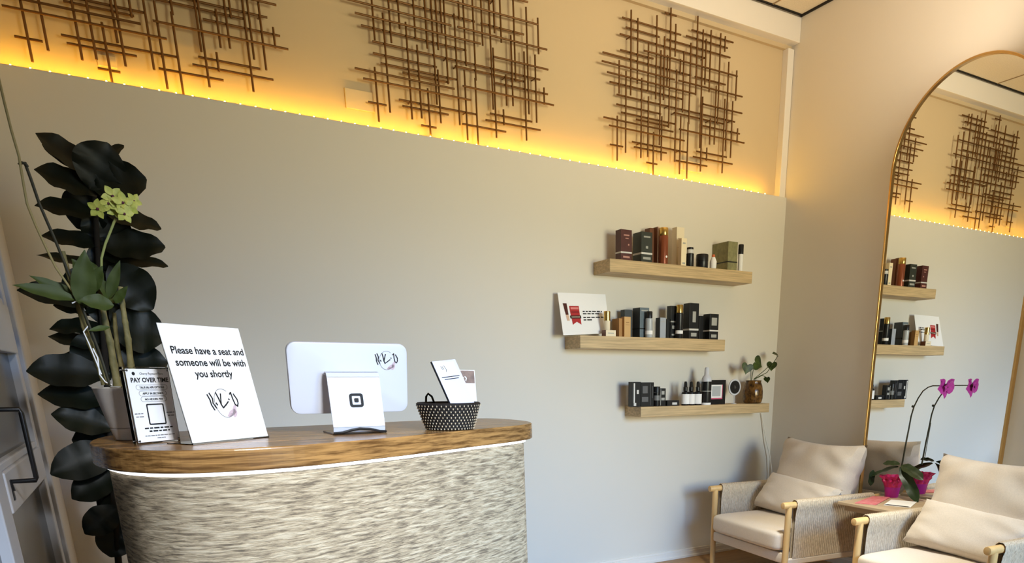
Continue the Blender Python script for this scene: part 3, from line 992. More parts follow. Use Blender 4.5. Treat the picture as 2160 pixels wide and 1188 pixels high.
for (a, b, w, dy, nr, tw) in FIG:
    g_ = MB()
    P0, Q0 = F(*a, dy * .3), F(*b, dy)
    if Q0.x < XL + .03: Q0.x = XL + .03
    leaf(g_, P0, Q0, w * 1.22, Vector(nr), nu=6, nv=12, shape='fiddle', fold=.22, droop=.05)
    for p in g_.v: p.x = max(p.x, XL + .012)
    g_.build('leaf', LEAF_DARK, fig, smooth=True)

# ------------------------------------------------------------------ products on the shelves
def cm(name, r, g, b, rough=.45, **k): return mat(name, srgb(r, g, b), rough, **k)


MAROON = cm('maroon_carton', 84, 42, 40, var=.2, vscale=(60, 60, 60))
GREENBLK = cm('charcoal_green_carton', 52, 56, 50, var=.15, vscale=(60, 60, 60))
BROWN = cm('brown_carton', 116, 72, 48)
PINKED = cm('pale_pink_carton', 214, 180, 156)
COPPER = mat('copper_bottle', srgb(150, 84, 58), .3, .5)
GOLDCAP = mat('gold_cap', srgb(214, 178, 100), .25, .9)
CREAM = cm('cream_carton', 236, 222, 194, .6)
TANC = cm('tan_carton', 176, 130, 76, .6)
OLIVE = cm('olive_carton', 146, 142, 100, .6, var=.35, vscale=(45, 45, 45))
SLATE = cm('slate_blue_carton', 104, 118, 128, .5, var=.2, vscale=(40, 40, 40))
SLATE_D = cm('dark_slate_carton', 62, 68, 74, .5)
SILVER = cm('silver_label', 214, 212, 210, .5)
ORANGE = cm('orange_cap', 216, 110, 60, .5)


def pbox(name, label, cat, uc, ur, vt, yf, depth, sh, m, band=None, art=None, m_front=None, group=None, deco=None):
    a, b = AY(uc, vt, yf), AY(ur, vt, yf)
    zb = SH[sh]
    x0, x1, zt = a.x, b.x, (a.z)
    t = thing(name, label, cat, ((x0 + x1) / 2, yf + depth / 2, zb), 0, group)
    MB().box((x0, yf, zb), (x1, yf + depth, zt)).build('carton', m, t, bevel=.0008)
    h = zt - zb
    w = x1 - x0
    if m_front is not None:
        MB().box((x0 + .0005, yf - .0005, zb + .0005), (x1 - .0005, yf + .0002, zt - .0005)).build('front_panel', m_front, t)
    if band:
        f0, f1, bmat_ = band
        MB().box((x0 - .0006, yf - .0009, zb + h * f0), (x1 + .0003, yf + depth, zb + h * f1)).build('band', bmat_, t)
    if art:
        for fx, fy, fw_, fh in art[0]:
            MB().box((x0 + w * (fx - fw_ / 2), yf - .0012, zb + h * (fy - fh / 2)), (x0 + w * (fx + fw_ / 2), yf - .0003, zb + h * (fy + fh / 2))).build('printing', art[1], t)
    return t


def pround(name, label, cat, u, vt, yc, dia_px, sh, parts, group=None):
    """parts: (part name, material, [(radius factor, height factor), ...])"""
    c = AY(u, vt, yc)
    a, b = AY(u - dia_px / 2, vt, yc), AY(u + dia_px / 2, vt, yc)
    r = (b - a).length / 2 * .9
    zb = SH[sh]
    H = c.z - zb
    t = thing(name, label, cat, (c.x, yc, zb), 0, group)
    for pn, m, pf in parts:
        MB().lathe([(r * f, H * h) for f, h in pf], (0, 0, 0), 24).build(pn, m, t, world=False, smooth=True)
    return t, r, H


GB = cm('silver_print', 168, 168, 164)
GP = cm('rose_print', 190, 140, 130)
Y1 = -.150
# top shelf
pbox('skincare_box', 'maroon box with a pale band at the left end of the top shelf', 'box', 1310, 1333, 483, Y1, .056, 'top', MAROON, (.24, .29, SILVER), ([(.5, .82, .5, .04), (.55, .72, .3, .03), (.7, .52, .12, .05), (.5, .12, .6, .06)], GP))
pbox('skincare_box', 'charcoal green box with a white band right of the maroon box', 'box', 1353.5, 1376.5, 488, Y1, .086, 'top', GREENBLK, (.27, .33, SILVER), ([(.5, .84, .6, .05), (.5, .5, .2, .08), (.5, .14, .7, .08)], GB))
pbox('skincare_box', 'tall brown and pink box behind the copper bottle', 'box', 1387.5, 1391.5, 478, -.118, .050, 'top', BROWN, None, None, PINKED)
pbox('skincare_box', 'tall brown box half hidden behind the charcoal green box', 'box', 1371, 1386, 480.5, -.085, .05, 'top', BROWN)
t_, r_, H_ = pround('serum_bottle', 'copper bottle with a shiny gold cap and round white sticker', 'bottle', 1400.5, 481, -.140, 17.5, 'top',
                    [('bottle_body', COPPER, [(.9, 0), (1, .01), (1, .76), (.94, .78)]), ('cap', GOLDCAP, [(.94, .785), (.96, .79), (.96, .99), (.9, 1.0)])])
g_ = MB().lathe([(.006, 0), (.006, .0008)], (0, 0, 0), 16)
g_.v = [Matrix.Rotation(PI / 2, 3, 'X') @ p + Vector((.002, -r_ - .0002, H_ * .2)) for p in g_.v]
g_.build('sticker', PAPER, t_, world=False)
pbox('skincare_box', 'tall cream box at the middle of the top shelf', 'box', 1428, 1444, 478.5, -.100, .045, 'top', CREAM, None, ([(.5, .72, .6, .02), (.5, .66, .4, .015), (.5, .5, .7, .008)], cm('taupe_print', 150, 130, 104)))
pbox('skincare_box', 'shorter cream box in front of the tall cream box', 'box', 1438, 1449, 502, -.155, .030, 'top', cm('pale_cream_carton', 242, 226, 192, .6), None, ([(.5, .82, .5, .05), (.5, .1, .5, .06)], GB))
pround('dropper_bottle', 'small black bottle with a white collar beside the cream boxes', 'bottle', 1456, 522, -.150, 14.5, 'top',
       [('bottle_body', BLACK_P, [(.95, 0), (1, .02), (1, .66), (.8, .68)]), ('collar', SILVER, [(.86, .685), (.86, .88)]), ('cap', BLACK_P, [(.86, .885), (.86, .98), (.7, 1)])])
pround('cream_jar', 'squat black cream jar toward the right of the top shelf', 'jar', 1481.5, 537, -.140, 22, 'top',
       [('jar_body', BLACK_P, [(.96, 0), (1, .04), (1, .5)]), ('lid', BLACK_BOX, [(1.02, .52), (1.02, .94), (.95, 1)])])
t_ = pbox('skincare_box', 'large olive patterned box near the right end of the top shelf', 'box', 1537, 1557, 508.5, Y1, .148, 'top', OLIVE, (.28, .32, BLACK_BOX))
pround('tube', 'slim black and white tube at the right end of the top shelf', 'tube', 1563.5, 516, -.145, 10, 'top',
       [('tube_body', PAPER, [(.8, 0), (.85, .01), (.85, .64)]), ('cap', BLACK_P, [(.95, .645), (.95, .98), (.85, 1)])])
t_, r_, H_ = pround('lotion_tube', 'little white tube with an orange side before the olive box', 'tube', 1505, 537, -.160, 13, 'top',
                    [('tube_body', PAPER, [(.8, 0), (.9, .05), (.95, .5), (.5, .8)]), ('cap', ORANGE, [(.45, .81), (.45, .97), (.3, 1)])])

# middle shelf
zc = SH['mid']
kt = thing('promo_card', 'white card with a red ribbon badge leaning on the middle shelf', 'card', (-1.60, -.12, zc + .001))
cTL, cTR, cBL, cBR = AY(1176, 617, -.045), AY(1277, 621, -.045), AY(1187, 709, -.100), AY(1286, 703, -.100)
for c_ in (cBL, cBR): c_.z = max(c_.z, zc + .001)


def cardp(u, v):
    p = (cTL.lerp(cTR, u)).lerp(cBL.lerp(cBR, u), v)
    curl = max(0, .35 - u) / .35
    return p + Vector((-.004 * curl * v, -.014 * curl * curl * v, 0))


g_ = MB()
g_.grid(lambda u, v: cardp(u, v), 14, 10)
nv_ = len(g_.v)
g_.grid(lambda u, v: cardp(u, v) + Vector((0, .0012, 0)), 14, 10)
g_.build('card_sheet', PAPER, kt, smooth=True)


def patch(name, poly, m, lift=.0012):
    g = MB()
    pts = [cardp(u, v) + Vector((0, -lift, 0)) for u, v in poly]
    g.add(pts, [tuple(range(len(pts)))])
    return g.build(name, m, kt)


RED = cm('ribbon_red', 176, 40, 44)
REDD = cm('ribbon_dark_red', 128, 22, 30)
patch('ribbon_badge', [(.20, .31), (.40, .31), (.405, .55), (.215, .55)], RED)
patch('ribbon_badge', [(.225, .60), (.41, .60), (.415, .76), (.325, .69), (.235, .76)], RED)
patch('ribbon_band', [(.195, .54), (.425, .54), (.425, .61), (.20, .61)], INK, .0018)
patch('badge_print', [(.225, .34), (.385, .34), (.385, .39), (.225, .39)], cm('pink_print', 222, 130, 128), .002)
patch('badge_print', [(.23, .44), (.385, .44), (.385, .47), (.23, .47)], REDD, .002)
patch('badge_print', [(.22, .565), (.40, .565), (.40, .585), (.22, .585)], PINKED, .0025)
patch('pencil_picture', [(.075, .25), (.155, .25), (.17, .52), (.11, .52)], cm('dark_brown_print', 74, 26, 22))
patch('pencil_picture', [(.11, .52), (.17, .52), (.18, .66), (.125, .66)], PINKED)
for v, u1 in ((.425, .88), (.485, .84), (.575, .90), (.635, .66)):
    u = .47
    while u < u1:
        L = random.uniform(.04, .1)
        patch('small_print', [(u, v), (min(u + L, u1), v), (min(u + L, u1), v + .028), (u, v + .028)], INK)
        u += L + .02
pbox('sample_box', 'low flat cream and brown box before the leaning white card', 'box', 1278, 1299, 696, -.168, .045, 'mid', BROWN, None, ([(.5, .5, .6, .12)], GB), CREAM)
t_, r_, H_ = pround('lotion_tube', 'slim gold and cream tube beside the leaning white card', 'tube', 1280.5, 656.5, -.140, 14, 'mid',
                    [('tube_body', CREAM, [(.8, 0), (.85, .02), (.9, .62)]), ('cap', GOLDCAP, [(.95, .625), (.95, .98), (.8, 1)])])
pbox('skincare_box', 'short tan box left of the slate boxes', 'box', 1306, 1315.5, 671.5, -.130, .075, 'mid', TANC)
pbox('skincare_box', 'upright tan box with a pale front beside the slate boxes', 'box', 1317, 1330.5, 668, -.150, .035, 'mid', TANC, None, ([(.5, .72, .5, .03), (.5, .6, .6, .02)], cm('soft_brown_print', 150, 112, 70)), cm('pale_tan_carton', 206, 166, 110))
pbox('skincare_box', 'slate box behind the upright tan box', 'box', 1318, 1334, 653, -.085, .045, 'mid', SLATE_D)
pbox('skincare_box', 'large slate blue box with a dark side, left of the silver bottle', 'box', 1350, 1369.5, 648.5, -.135, .075, 'mid', SLATE_D, (.28, .32, BLACK_BOX), ([(.5, .9, .7, .04)], GB), SLATE)
pround('serum_bottle', 'silver bottle with a black cap before the slate blue box', 'bottle', 1369.5, 657, -.160, 14, 'mid',
       [('bottle_body', cm('silver_grey_bottle', 176, 180, 184, .3), [(.95, 0), (1, .02), (1, .72), (.8, .74)]), ('cap', BLACK_P, [(.9, .745), (.9, .98), (.8, 1)]), ('label', PAPER, [(1.03, .12), (1.03, .26)])])
pbox('skincare_box', 'small grey box between the silver bottle and the black boxes', 'box', 1392.5, 1405, 670, -.140, .045, 'mid', SLATE_D, None, ([(.5, .8, .6, .03)], GB), cm('light_slate_carton', 164, 170, 182))
pbox('skincare_box', 'short black box behind the small grey box', 'box', 1407, 1415, 673, -.120, .04, 'mid', BLACK_BOX)
pbox('skincare_box', 'black box left of the gold capped black bottle', 'box', 1416, 1427, 645, -.130, .042, 'mid', BLACK_BOX, (.50, .54, GB), ([(.5, .12, .6, .05), (.5, .35, .5, .1)], GB))
pround('serum_bottle', 'black bottle with a gold cap and white label on the middle shelf', 'bottle', 1434, 643.5, -.155, 14, 'mid',
       [('bottle_body', BLACK_P, [(.95, 0), (1, .01), (1, .74), (.85, .76)]), ('cap', GOLDCAP, [(.92, .765), (.92, .98), (.85, 1)]), ('label', PAPER, [(1.03, .14), (1.03, .24)])])
pbox('skincare_box', 'tallest black box of the middle shelf, marked by a white band', 'box', 1455.5, 1475, 639, Y1, .062, 'mid', BLACK_BOX, (.24, .29, SILVER), ([(.5, .62, .35, .3), (.5, .12, .6, .1)], GB))
pbox('skincare_box', 'narrow short black box behind the end black box', 'box', 1476.5, 1484, 666.5, -.11, .04, 'mid', BLACK_BOX)
pbox('skincare_box', 'white banded black box at the right end of the middle shelf', 'box', 1498, 1516.5, 662, Y1, .065, 'mid', BLACK_BOX, (.32, .38, SILVER), ([(.5, .7, .6, .3), (.5, .14, .6, .12)], GB))

# lowest shelf
pbox('skincare_box', 'black box with a white upright stripe at the left end of the lowest shelf', 'box', 1334.5, 1352, 806, -.150, .045, 'low', BLACK_BOX, None, ([(.2, .55, .16, .8), (.62, .60, .24, .16), (.3, .1, .3, .12)], SILVER))
pbox('skincare_box', 'black box of plain grey print beside the striped black box', 'box', 1353, 1379.5, 807, -.150, .045, 'low', BLACK_BOX, None, ([(.3, .7, .4, .3), (.3, .3, .5, .2), (.72, .5, .03, .9), (.88, .6, .04, .5)], cm('dim_print', 96, 96, 98)))
pround('cream_jar', 'black jar with pale lettering between black boxes on the lowest shelf', 'jar', 1385.5, 815.5, -.145, 12.5, 'low',
       [('jar_body', BLACK_P, [(.96, 0), (1, .03), (1, .7)]), ('lid', BLACK_BOX, [(1.02, .71), (1.02, .97), (.95, 1)]), ('label', cm('dim_silver_label', 120, 120, 120), [(1.02, .3), (1.02, .55)])])
pbox('skincare_box', 'small black box right of the black jar on the lowest shelf', 'box', 1393, 1404.5, 819.5, -.150, .04, 'low', BLACK_BOX, None, ([(.5, .75, .5, .2), (.5, .4, .6, .15), (.08, .5, .08, .9)], GB))
pbox('compact_case', 'thin black case lying flat on the lowest shelf', 'case', 1408, 1433, 845, -.150, .04, 'low', BLACK_BOX, None, ([(.6, .4, .4, .4)], SILVER))
for u, lb in ((1446.5, 'leftmost of the three white labelled dropper bottles'), (1458.5, 'middle one of the three white labelled dropper bottles'),
              (1472.8, 'rightmost of the three dropper bottles, next to the foam pump')):
    pround('dropper_bottle', lb, 'bottle', u, 805, -.150 + (.012 if u < 1450 else 0), 14.5, 'low',
           [('bottle_body', BLACK_P, [(.95, 0), (1, .02), (1, .5), (.86, .56), (.4, .60), (.36, .62)]), ('label', PAPER, [(1.03, .06), (1.03, .48)]),
            ('dropper_cap', BLACK_P, [(.56, .61), (.56, .76), (.46, .78), (.40, .95), (.26, 1.0)])], 'dropper bottles on the lowest shelf')
pround('foam_pump_bottle', 'tall black foam bottle with a white pump on the lowest shelf', 'bottle', 1491.5, 775, -.150, 18.5, 'low',
       [('bottle_body', BLACK_P, [(.96, .06), (1, .08), (1, .62)]), ('base_band', PAPER, [(.95, 0), (1, .005), (1, .06)]),
        ('pump_head', PLASTIC_W, [(1, .625), (.98, .68), (.85, .74), (.62, .78), (.5, .80), (.46, .96), (.3, 1)]), ('label', GB, [(1.02, .36), (1.02, .38)])])
ft = pbox('picture_frame', 'small black frame holding a white and pink card', 'picture frame', 1500, 1531.5, 802, -.125, .014, 'low', BLACK_P)
a, b = AY(1501, 812, -.127), AY(1523, 842, -.127)
MB().box((a.x, -.1275, b.z), (b.x, -.1255, a.z)).build('frame_card', PAPER, ft)
MB().box((b.x - .004, -.1290, b.z), (b.x, -.1275, a.z)).box((a.x, -.1290, b.z), (b.x - .004, -.1275, b.z + .008)).build('pink_border', cm('pink_border', 196, 84, 116), ft)
MB().box((a.x + .006, -.1285, b.z + .018), (b.x - .016, -.1272, a.z - .008)).build('grey_panel', cm('soft_grey_print', 176, 180, 184), ft)
# little round sign on a stand
c = AY(1549.5, 817, -.135)
rt = thing('round_stand_sign', 'tiny round black sign with a white rim on a stand', 'sign', (c.x, -.135, SH['low']))
rr_ = (AY(1562, 817, -.135) - c).length
rx = Matrix.Rotation(PI / 2, 3, 'X')
g_ = MB().lathe([(rr_ * .80, 0), (rr_, 0), (rr_, .006), (rr_ * .80, .006)], (0, 0, 0), 28)
g_.v = [rx @ p + c + Vector((0, .003, 0)) for p in g_.v]
g_.build('rim', PLASTIC_W, rt, smooth=True)
g_ = MB().lathe([(rr_ * .80, 0), (rr_ * .80, .002)], (0, 0, 0), 28)
g_.v = [rx @ p + c + Vector((0, -.003, 0)) for p in g_.v]
g_.build('face', BLACK_P, rt)
strokes('lettering', [[(-.008, .006), (-.002, .008), (.004, .005)], [(-.007, -.003), (.001, 0), (.008, -.003)], [(-.004, -.009), (.004, -.008)]], c + Vector((0, -.0052, 0)), (1, 0, 0), (0, 0, 1), .0014, GB, rt)
MB().tube([(c.x, -.135, SH['low'] + .003), (c.x, -.135, c.z - rr_ * .9)], .0022, 8).lathe([(.018, 0), (.018, .003), (.003, .005)], (c.x, -.135, SH['low']), 20).build('stand', PLASTIC_W, rt, smooth=True)
# vase with leaves
vc = AY(1587, 850, -.120)
vt_ = thing('leaf_vase', 'mottled amber glass vase with heart shaped leaves on the lowest shelf', 'vase', (vc.x, -.120, SH['low']))
VASE = mat('mottled_vase', srgb(136, 96, 46), .15, .1, var=.9, vscale=(46, 46, 40), col2=srgb(34, 22, 10), detail=3)
s_ = (AY(1603, 830, -.12) - AY(1572, 830, -.12)).length / 2
MB().lathe([(s_ * .72, 0), (s_ * .90, .006), (s_, .034), (s_ * 1.0, .075), (s_ * .90, .112), (s_ * .76, .135), (s_ * .80, .146), (s_ * .70, .144), (s_ * .66, .12)], (0, 0, 0), 28, cap1=False).build('vase', VASE, vt_, world=False, smooth=True)


def heart(mb, c, R, ax, nrm):
    ax, n = Vector(ax).normalized(), Vector(nrm)
    n = (n - ax * n.dot(ax)).normalized()
    sd = ax.cross(n)
    ctr = Vector(c)
    pts = []
    for k in range(28):
        t = 2 * PI * k / 28
        x = 16 * math.sin(t) ** 3
        y = 13 * math.cos(t) - 5 * math.cos(2 * t) - 2 * math.cos(3 * t) - math.cos(4 * t)
        pts.append(ctr + sd * (x / 17 * R) + ax * (-y / 17 * R) + n * (R * .18 * abs(x) / 16))
    mb.add([ctr + ax * (R * .05)] + pts, [(0, 1 + k, 1 + (k + 1) % 28) for k in range(28)])


VY = -.120
for (bu, bv), (mu, mv), (tu, tv), R, ax, nr, dy in (((1584, 800), (1584, 782), (1577, 770), .044, (-.25, 0, -1), (-.3, -1, .25), -.03),
                                                   ((1586, 800), (1588, 785), (1592, 764), .052, (.85, 0, -.4), (-.45, -1, .3), -.03),
                                                   ((1590, 800), (1612, 782), (1629, 766), .038, (-.1, 0, -1), (-.9, -.6, .2), -.01),
                                                   ((1590, 800), (1618, 786), (1641, 751), .042, (-1, 0, .25), (.1, -.5, 1.0), -.02),
                                                   ((1592, 800), (1608, 792), (1618, 797), .026, (.3, 0, -1), (-1, -.3, .1), 0)):
    p0, p1, p2 = AY(bu, bv, VY), AY(mu, mv, VY + dy / 2), AY(tu, tv, VY + dy)
    MB().tube([p0 - Vector((0, 0, .045)), p0, p1, p2], .0022, 6).build('leaf_stem', LEAF_ORCHID, vt_, smooth=True)
    g_ = MB()
    axv = Vector(ax).normalized()
    heart(g_, p2 + axv * R * .45, R, axv, nr)
    g_.build('leaf', mat('heart_leaf', srgb(70, 88, 30), .45, var=.5, vscale=(40, 40, 40), col2=srgb(30, 42, 18)) if 'heart_leaf' not in bpy.data.materials else bpy.data.materials['heart_leaf'], vt_, smooth=True)

# thin white cord hanging from behind the lowest shelf to the corner
pts = [AY(1606, 872, -.012), AY(1611, 900, -.02), AY(1616, 930, -.03), AY(1624, 962, -.04), AY(1632, 996, -.05), AY(1640, 1040, -.06), AY(1650, 1100, -.08)]
pts = [Vector((min(p.x, -.02), p.y, p.z)) for p in pts]
tag(MB().tube(pts, .0040, 8).build('hanging_cord', CORD_W, None, smooth=True), 'thin white cord hanging in the corner behind the armchair', 'cord')

# ------------------------------------------------------------------ armchairs
def pillow(mb, w, h, t, O, U, V, N, n=26, pinch=.055, seed=0, wr=.004, pw=.42):
    rnd = random.Random(seed)
    ph = [rnd.uniform(0, 6.28) for _ in range(8)]
    O, U, V, N = Vector(O), Vector(U), Vector(V), Vector(N)

    def side(sg):
        def fn(a, b):
            u, v = a * 2 - 1, b * 2 - 1
            x = u * w / 2 * (1 - pinch * (1 - v * v) * u * u)
            y = v * h / 2 * (1 - pinch * 1.2 * (1 - u * u) * v * v)
            k = max(0, (1 - u ** 4) * (1 - v ** 4)) ** pw
            z = sg * t / 2 * k
            edge = max(abs(u), abs(v))
            z += sg * wr * k * (math.sin(u * 9 + ph[0] + v * 4) * edge + .6 * math.sin(v * 11 + ph[1] - u * 5) * edge + .8 * math.sin(17 * u * v + ph[2]))
            return O + U * x + V * y + N * z
        return fn
    mb.grid(side(1), n, n)
    mb.grid(side(-1), n, n)
    return mb


def arm_chair(name, label, group):
    t = thing(name, label, 'armchair', (0, 0, 0), 0, group)
    HW, XF, XB, HA = .352, -.36, .36, .510
    kw = dict(world=False)
    for s in (-1, 1):
        y = s * HW
        MB().tube([(XF, y, HA), (XB, y, HA)], .0185, 16).build('arm_rail', BIRCH, t, smooth=True, bevel=.003, **kw)
        MB().tube([(XF + .045, y, 0), (XF + .045, y, HA - .008)], [.0165, .0185], 16).build('leg', BIRCH, t, smooth=True, **kw)
        MB().tube([(XB - .03, y, 0), (XB - .03, y, HA - .008)], [.0165, .0185], 16).build('leg', BIRCH, t, smooth=True, **kw)
        # rope side: corrugated band wrapped over the arm and under the seat rail
        n = 84
        x0, x1 = XF + .085, XB - .055
        prof = [(.0125, .205), (.0135, .24), (.0135, .44), (.017, .478), (.0245, .502), (.0225, .524), (.010, .5355), (-.010, .5355), (-.0225, .524), (-.0245, .502), (-.017, .478), (-.0135, .44), (-.0135, .24), (-.0125, .205)]

        def fn(a, b, y=y):
            i = b * (len(prof) - 1)
            k = min(int(i), len(prof) - 2)
            f = i - k
            py = prof[k][0] + (prof[k + 1][0] - prof[k][0]) * f
            pz = prof[k][1] + (prof[k + 1][1] - prof[k][1]) * f
            rip = .0030 * abs(math.sin(PI * a * n / 2 * 1.0))
            sgn_ = 1 if py > 0 else -1
            return (x0 + (x1 - x0) * a, y + py + sgn_ * rip, pz + (rip if pz > .515 else 0))
        MB().grid(fn, n * 2, len(prof) - 1).build('rope_side', ROPE, t, smooth=True, **kw)
        MB().box((XF + .04, y - .015, .168), (XB - .02, y + .015, .205)).build('side_rail', LINEN, t, bevel=.006, **kw)
    MB().box((XF + .03, -HW + .016, .175), (XF + .062, HW - .016, .236)).build('front_rail', LINEN, t, bevel=.010, smooth=True, **kw)
    MB().box((XB - .06, -HW + .016, .175), (XB - .03, HW - .016, .49)).build('back_panel', ROPE, t, bevel=.008, **kw)
    MB().box((XF + .06, -HW + .016, .205), (XB - .06, HW - .016, .235)).build('seat_deck', LINEN, t, **kw)
    # seat cushion, a boxed cushion with a soft crown
    g = MB()
    sw_, x0, x1 = HW - .022, XF - .005, XB - .075
    def seat(a, b):
        # closed boxed-cushion section swept around: superellipse plan, rounded edges, crowned top
        an, el = 2 * PI * a, (b - .5) * PI
        ce, se = math.cos(el), math.sin(el)
        pw = lambda q, e: math.copysign(abs(q) ** e, q)
        px = pw(ce, .16) * pw(math.cos(an), .16)
        py = pw(ce, .16) * pw(math.sin(an), .16)
        pz = pw(se, .34)
        crown = .014 * (1 - px * px) * (1 - py * py) if se > 0 else 0
        return ((x0 + x1) / 2 + (x1 - x0) / 2 * px, sw_ * py, .298 + .058 * pz + crown)
    g.grid(seat, 120, 40, closeu=True)
    g.build('seat_cushion', LINEN, t, smooth=True, weld=True, **kw)
    g = MB()
    lean = math.radians(14)
    pillow(g, .69, .475, .20, (.180, 0, .582), (0, 1, 0), (math.sin(lean), 0, math.cos(lean)), (-math.cos(lean), 0, math.sin(lean)), seed=3, wr=.007, pinch=.085)
    g.build('back_cushion', LINEN, t, smooth=True, weld=True, **kw)
    return t


def lumbar(label, loc, rz, tilt):
    t = thing('throw_pillow', label, 'pillow', loc, rz, 'lumbar pillows on the armchairs')
    g = MB()
    ln = math.radians(34)
    U = Matrix.Rotation(tilt, 3, 'X') @ Vector((0, 1, 0))
    V0 = Vector((math.sin(ln), 0, math.cos(ln)))
    V = (V0 - U * V0.dot(U)).normalized()
    N = U.cross(V)
    pillow(g, .63, .25, .13, (0, 0, .112), U, V, N, seed=8, wr=.003)
    g.build('pillow_cover', LINEN, t, world=False, smooth=True, weld=True)
    return t


C1, R1_ = (-.465, -.672), math.radians(-5.5)
C2, R2_ = (-.550, -1.868), math.radians(-3)
ch = arm_chair('armchair', 'beige rope sided armchair nearer the wall corner, left of the side table', 'rope sided armchairs')
ch.location = (*C1, 0)
ch.rotation_euler = (0, 0, R1_)
dup(ch, (*C2, 0), R2_, 'beige rope sided armchair at the right edge, in front of the mirror', 'rope sided armchairs')


def seatpt(C, R, x, y, z):
    p = Matrix.Rotation(R, 3, 'Z') @ Vector((x, y, 0))
    return (C[0] + p.x, C[1] + p.y, z)


lumbar('lumbar pillow resting on the armchair nearer the wall corner', seatpt(C1, R1_, .035, .0, .362), R1_, .05)
lumbar('lumbar pillow resting on the armchair at the right edge', seatpt(C2, R2_, .035, .0, .362), R2_, .05)

# ------------------------------------------------------------------ side table and its orchid
TZ = .52
tb = thing('side_table', 'small pale side table between the two armchairs', 'table', (-.29, -1.28, 0))
TX0, TX1, TY0, TY1 = -.525, -.060, -1.475, -1.080
TABW = mat('table_top_oak', srgb(196, 172, 140), .45, var=.25, vscale=(20, 4, 20))
MB().box((TX0, TY0, TZ - .018), (TX1, TY1, TZ)).build('tabletop', TABW, tb, bevel=.003)
MB().box((TX0 + .03, TY0 + .03, TZ - .05), (TX1 - .03, TY1 - .03, TZ - .019)).build('apron', TABW, tb, bevel=.002)
tcx, tcy = (TX0 + TX1) / 2 + .05, (TY0 + TY1) / 2
MB().lathe([(.030, .02), (.026, .06), (.026, TZ - .052)], (tcx, tcy, 0), 20).build('pedestal', TABW, tb, smooth=True)
MB().lathe([(.15, 0), (.15, .014), (.03, .022)], (tcx, tcy, 0), 32).build('base', TABW, tb, smooth=True)

pc = AZ(1884, 1048, TZ)
OX = min(pc.x, -.145)
op = thing('moth_orchid', 'magenta moth orchid in a pink wrapped pot on the side table', 'plant', (OX, pc.y, TZ))


def O_(u, v, d=0.0): return AX(u, v, OX + d)


rp_ = (O_(1902, 1030) - O_(1867, 1030)).length / 2
rp_ = .047
MB().lathe([(rp_ * .74, 0), (rp_ * .78, .003), (rp_, .078), (rp_ * 1.02, .082), (rp_ * .9, .083), (rp_ * .85, .07)], (0, 0, 0), 32, cap1=False).build('pot', POT_MAG, op, world=False, smooth=True)
MB().lathe([(rp_ * .88, .066), (rp_ * .5, .072), (.002, .074)], (0, 0, 0), 20).build('bark', SOIL, op, world=False)
g_ = MB()
g_.lathe([(rp_ * .96, .060), (rp_ * 1.05, .078), (rp_ * 1.22, .094), (rp_ * 1.12, .104), (rp_ * 1.42, .122)], (0, 0, 0), 56, cap0=False, cap1=False, wob=lambda a, i: .045 * i * math.sin(a * 9 + i) + .035 * i * math.sin(a * 17 + 2 * i))
g_.build('wrap', WRAP_PINK, op, world=False, smooth=True)
for a, b, w, nr in (((1895, 985), (1832, 1002), .042, (-.5, -.3, 1)), ((1842, 992), (1836, 1024), .034, (-1, -.5, .2)), ((1900, 985), (1936, 1056), .062, (-1, -.6, .3)),
                    ((1902, 982), (1947, 1008), .056, (-.8, -.6, .7)), ((1898, 980), (1862, 975), .035, (-.6, -.6, .8))):
    g_ = MB()
    d0 = -.03
    leaf(g_, O_(*a, d0), O_(*b, d0 - .02), w, Vector(nr), shape='strap', fold=.25, droop=.10, nu=6, nv=12)
    g_.build('leaf', LEAF_TABLE, op, smooth=True)
SX = OX + .035
st = [(1902, 985), (1905, 968), (1911, 935), (1917, 905), (1922, 878), (1928, 858), (1937, 840), (1947, 825), (1958, 817), (1968, 814), (1982, 814), (1994, 814)]
sp_ = [AX(u, v, min(SX + (.0 if v > 860 else -.002 * (i - 5)), -.03)) for i, (u, v) in enumerate(st)]
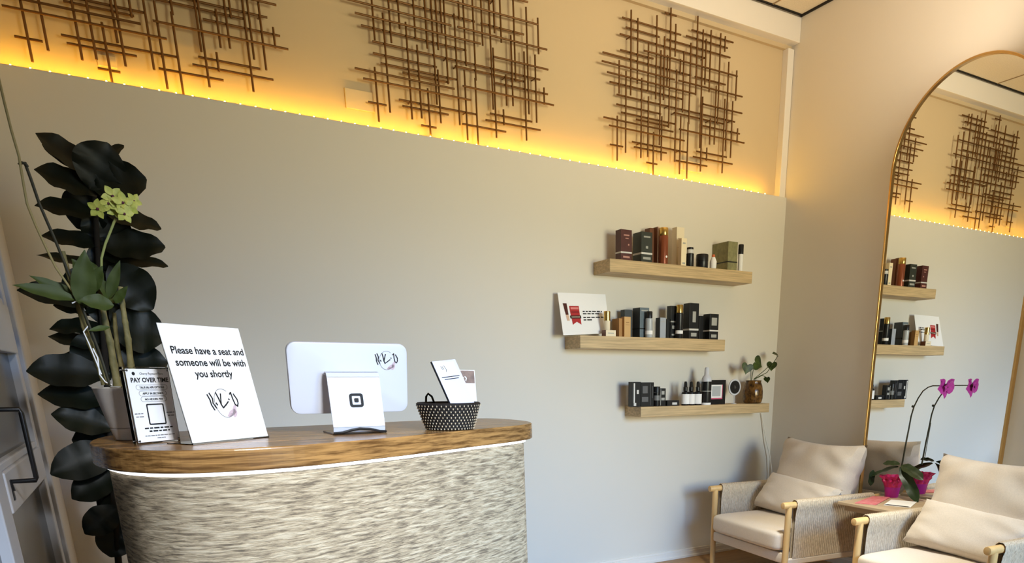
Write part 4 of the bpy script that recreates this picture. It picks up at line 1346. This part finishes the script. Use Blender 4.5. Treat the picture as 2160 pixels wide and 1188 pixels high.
MB().tube(sp_, [.0050 - .0025 * i / (len(sp_) - 1) for i in range(len(sp_))], 8).build('flower_stem', STEM_DARK, op, smooth=True)
MB().tube([AX(1905, 975, SX - .006), AX(1912, 930, SX - .006), AX(1918, 895, SX - .006)], .0018, 8).build('stem_stake', STEM_DARK, op, smooth=True)
kn = AX(1925, 858, SX)
MB().lathe([(.001, -.006), (.006, -.003), (.007, .003), (.002, .008)], kn, 10).build('stem_bud', STEM_DARK, op, smooth=True)
fc = sp_[-1] + Vector((-.012, -.004, .0))
blossom('flower', fc, .066, (-.08, -1, -.05), FLOWER_M, op, [(PI / 2, .6), (PI * 7 / 6, .6), (PI * 11 / 6, .6), (.25, 1.05), (PI - .25, 1.05)])
blossom('flower', fc + Vector((-.004, -.018, -.006)), .027, (-.1, -1, -.2), FLOWER_M, op, 5, 1.1, .8)

PINKC = mat('pink_card', srgb(222, 150, 150), .6, var=.5, vscale=(40, 40, 40), col2=srgb(206, 90, 100))
for nm, lb, q4, m, z in (('brochure', 'pink printed brochure lying on the side table', ((1803, 1062), (1848, 1066), (1878, 1050), (1838, 1047)), PINKC, .0),
                         ('brochure', 'dark edged white brochure lying in front of the orchid pot', ((1864, 1066), (1920, 1072), (1934, 1060), (1880, 1055)), PAPER, .0)):
    zz = TZ + .0005 + z
    poly = [AZ(u, v, zz) for u, v in q4]
    poly = [(min(p.x, TX1), max(min(p.y, TY1), TY0)) for p in poly]
    c_ = thing(nm, lb, 'brochure', (sum(p[0] for p in poly) / 4, sum(p[1] for p in poly) / 4, zz))
    MB().prism(poly, zz, zz + .003).build('cover', m, c_)
    if m is PAPER:
        cxm, cym = sum(p[0] for p in poly) / 4, sum(p[1] for p in poly) / 4
        e0, e1 = poly[0], poly[1]
        MB().prism([e0, e1, (e1[0] + (cxm - e1[0]) * .22, e1[1] + (cym - e1[1]) * .22), (e0[0] + (cxm - e0[0]) * .22, e0[1] + (cym - e0[1]) * .22)], zz + .0031, zz + .0036).build('dark_band', INK, c_)
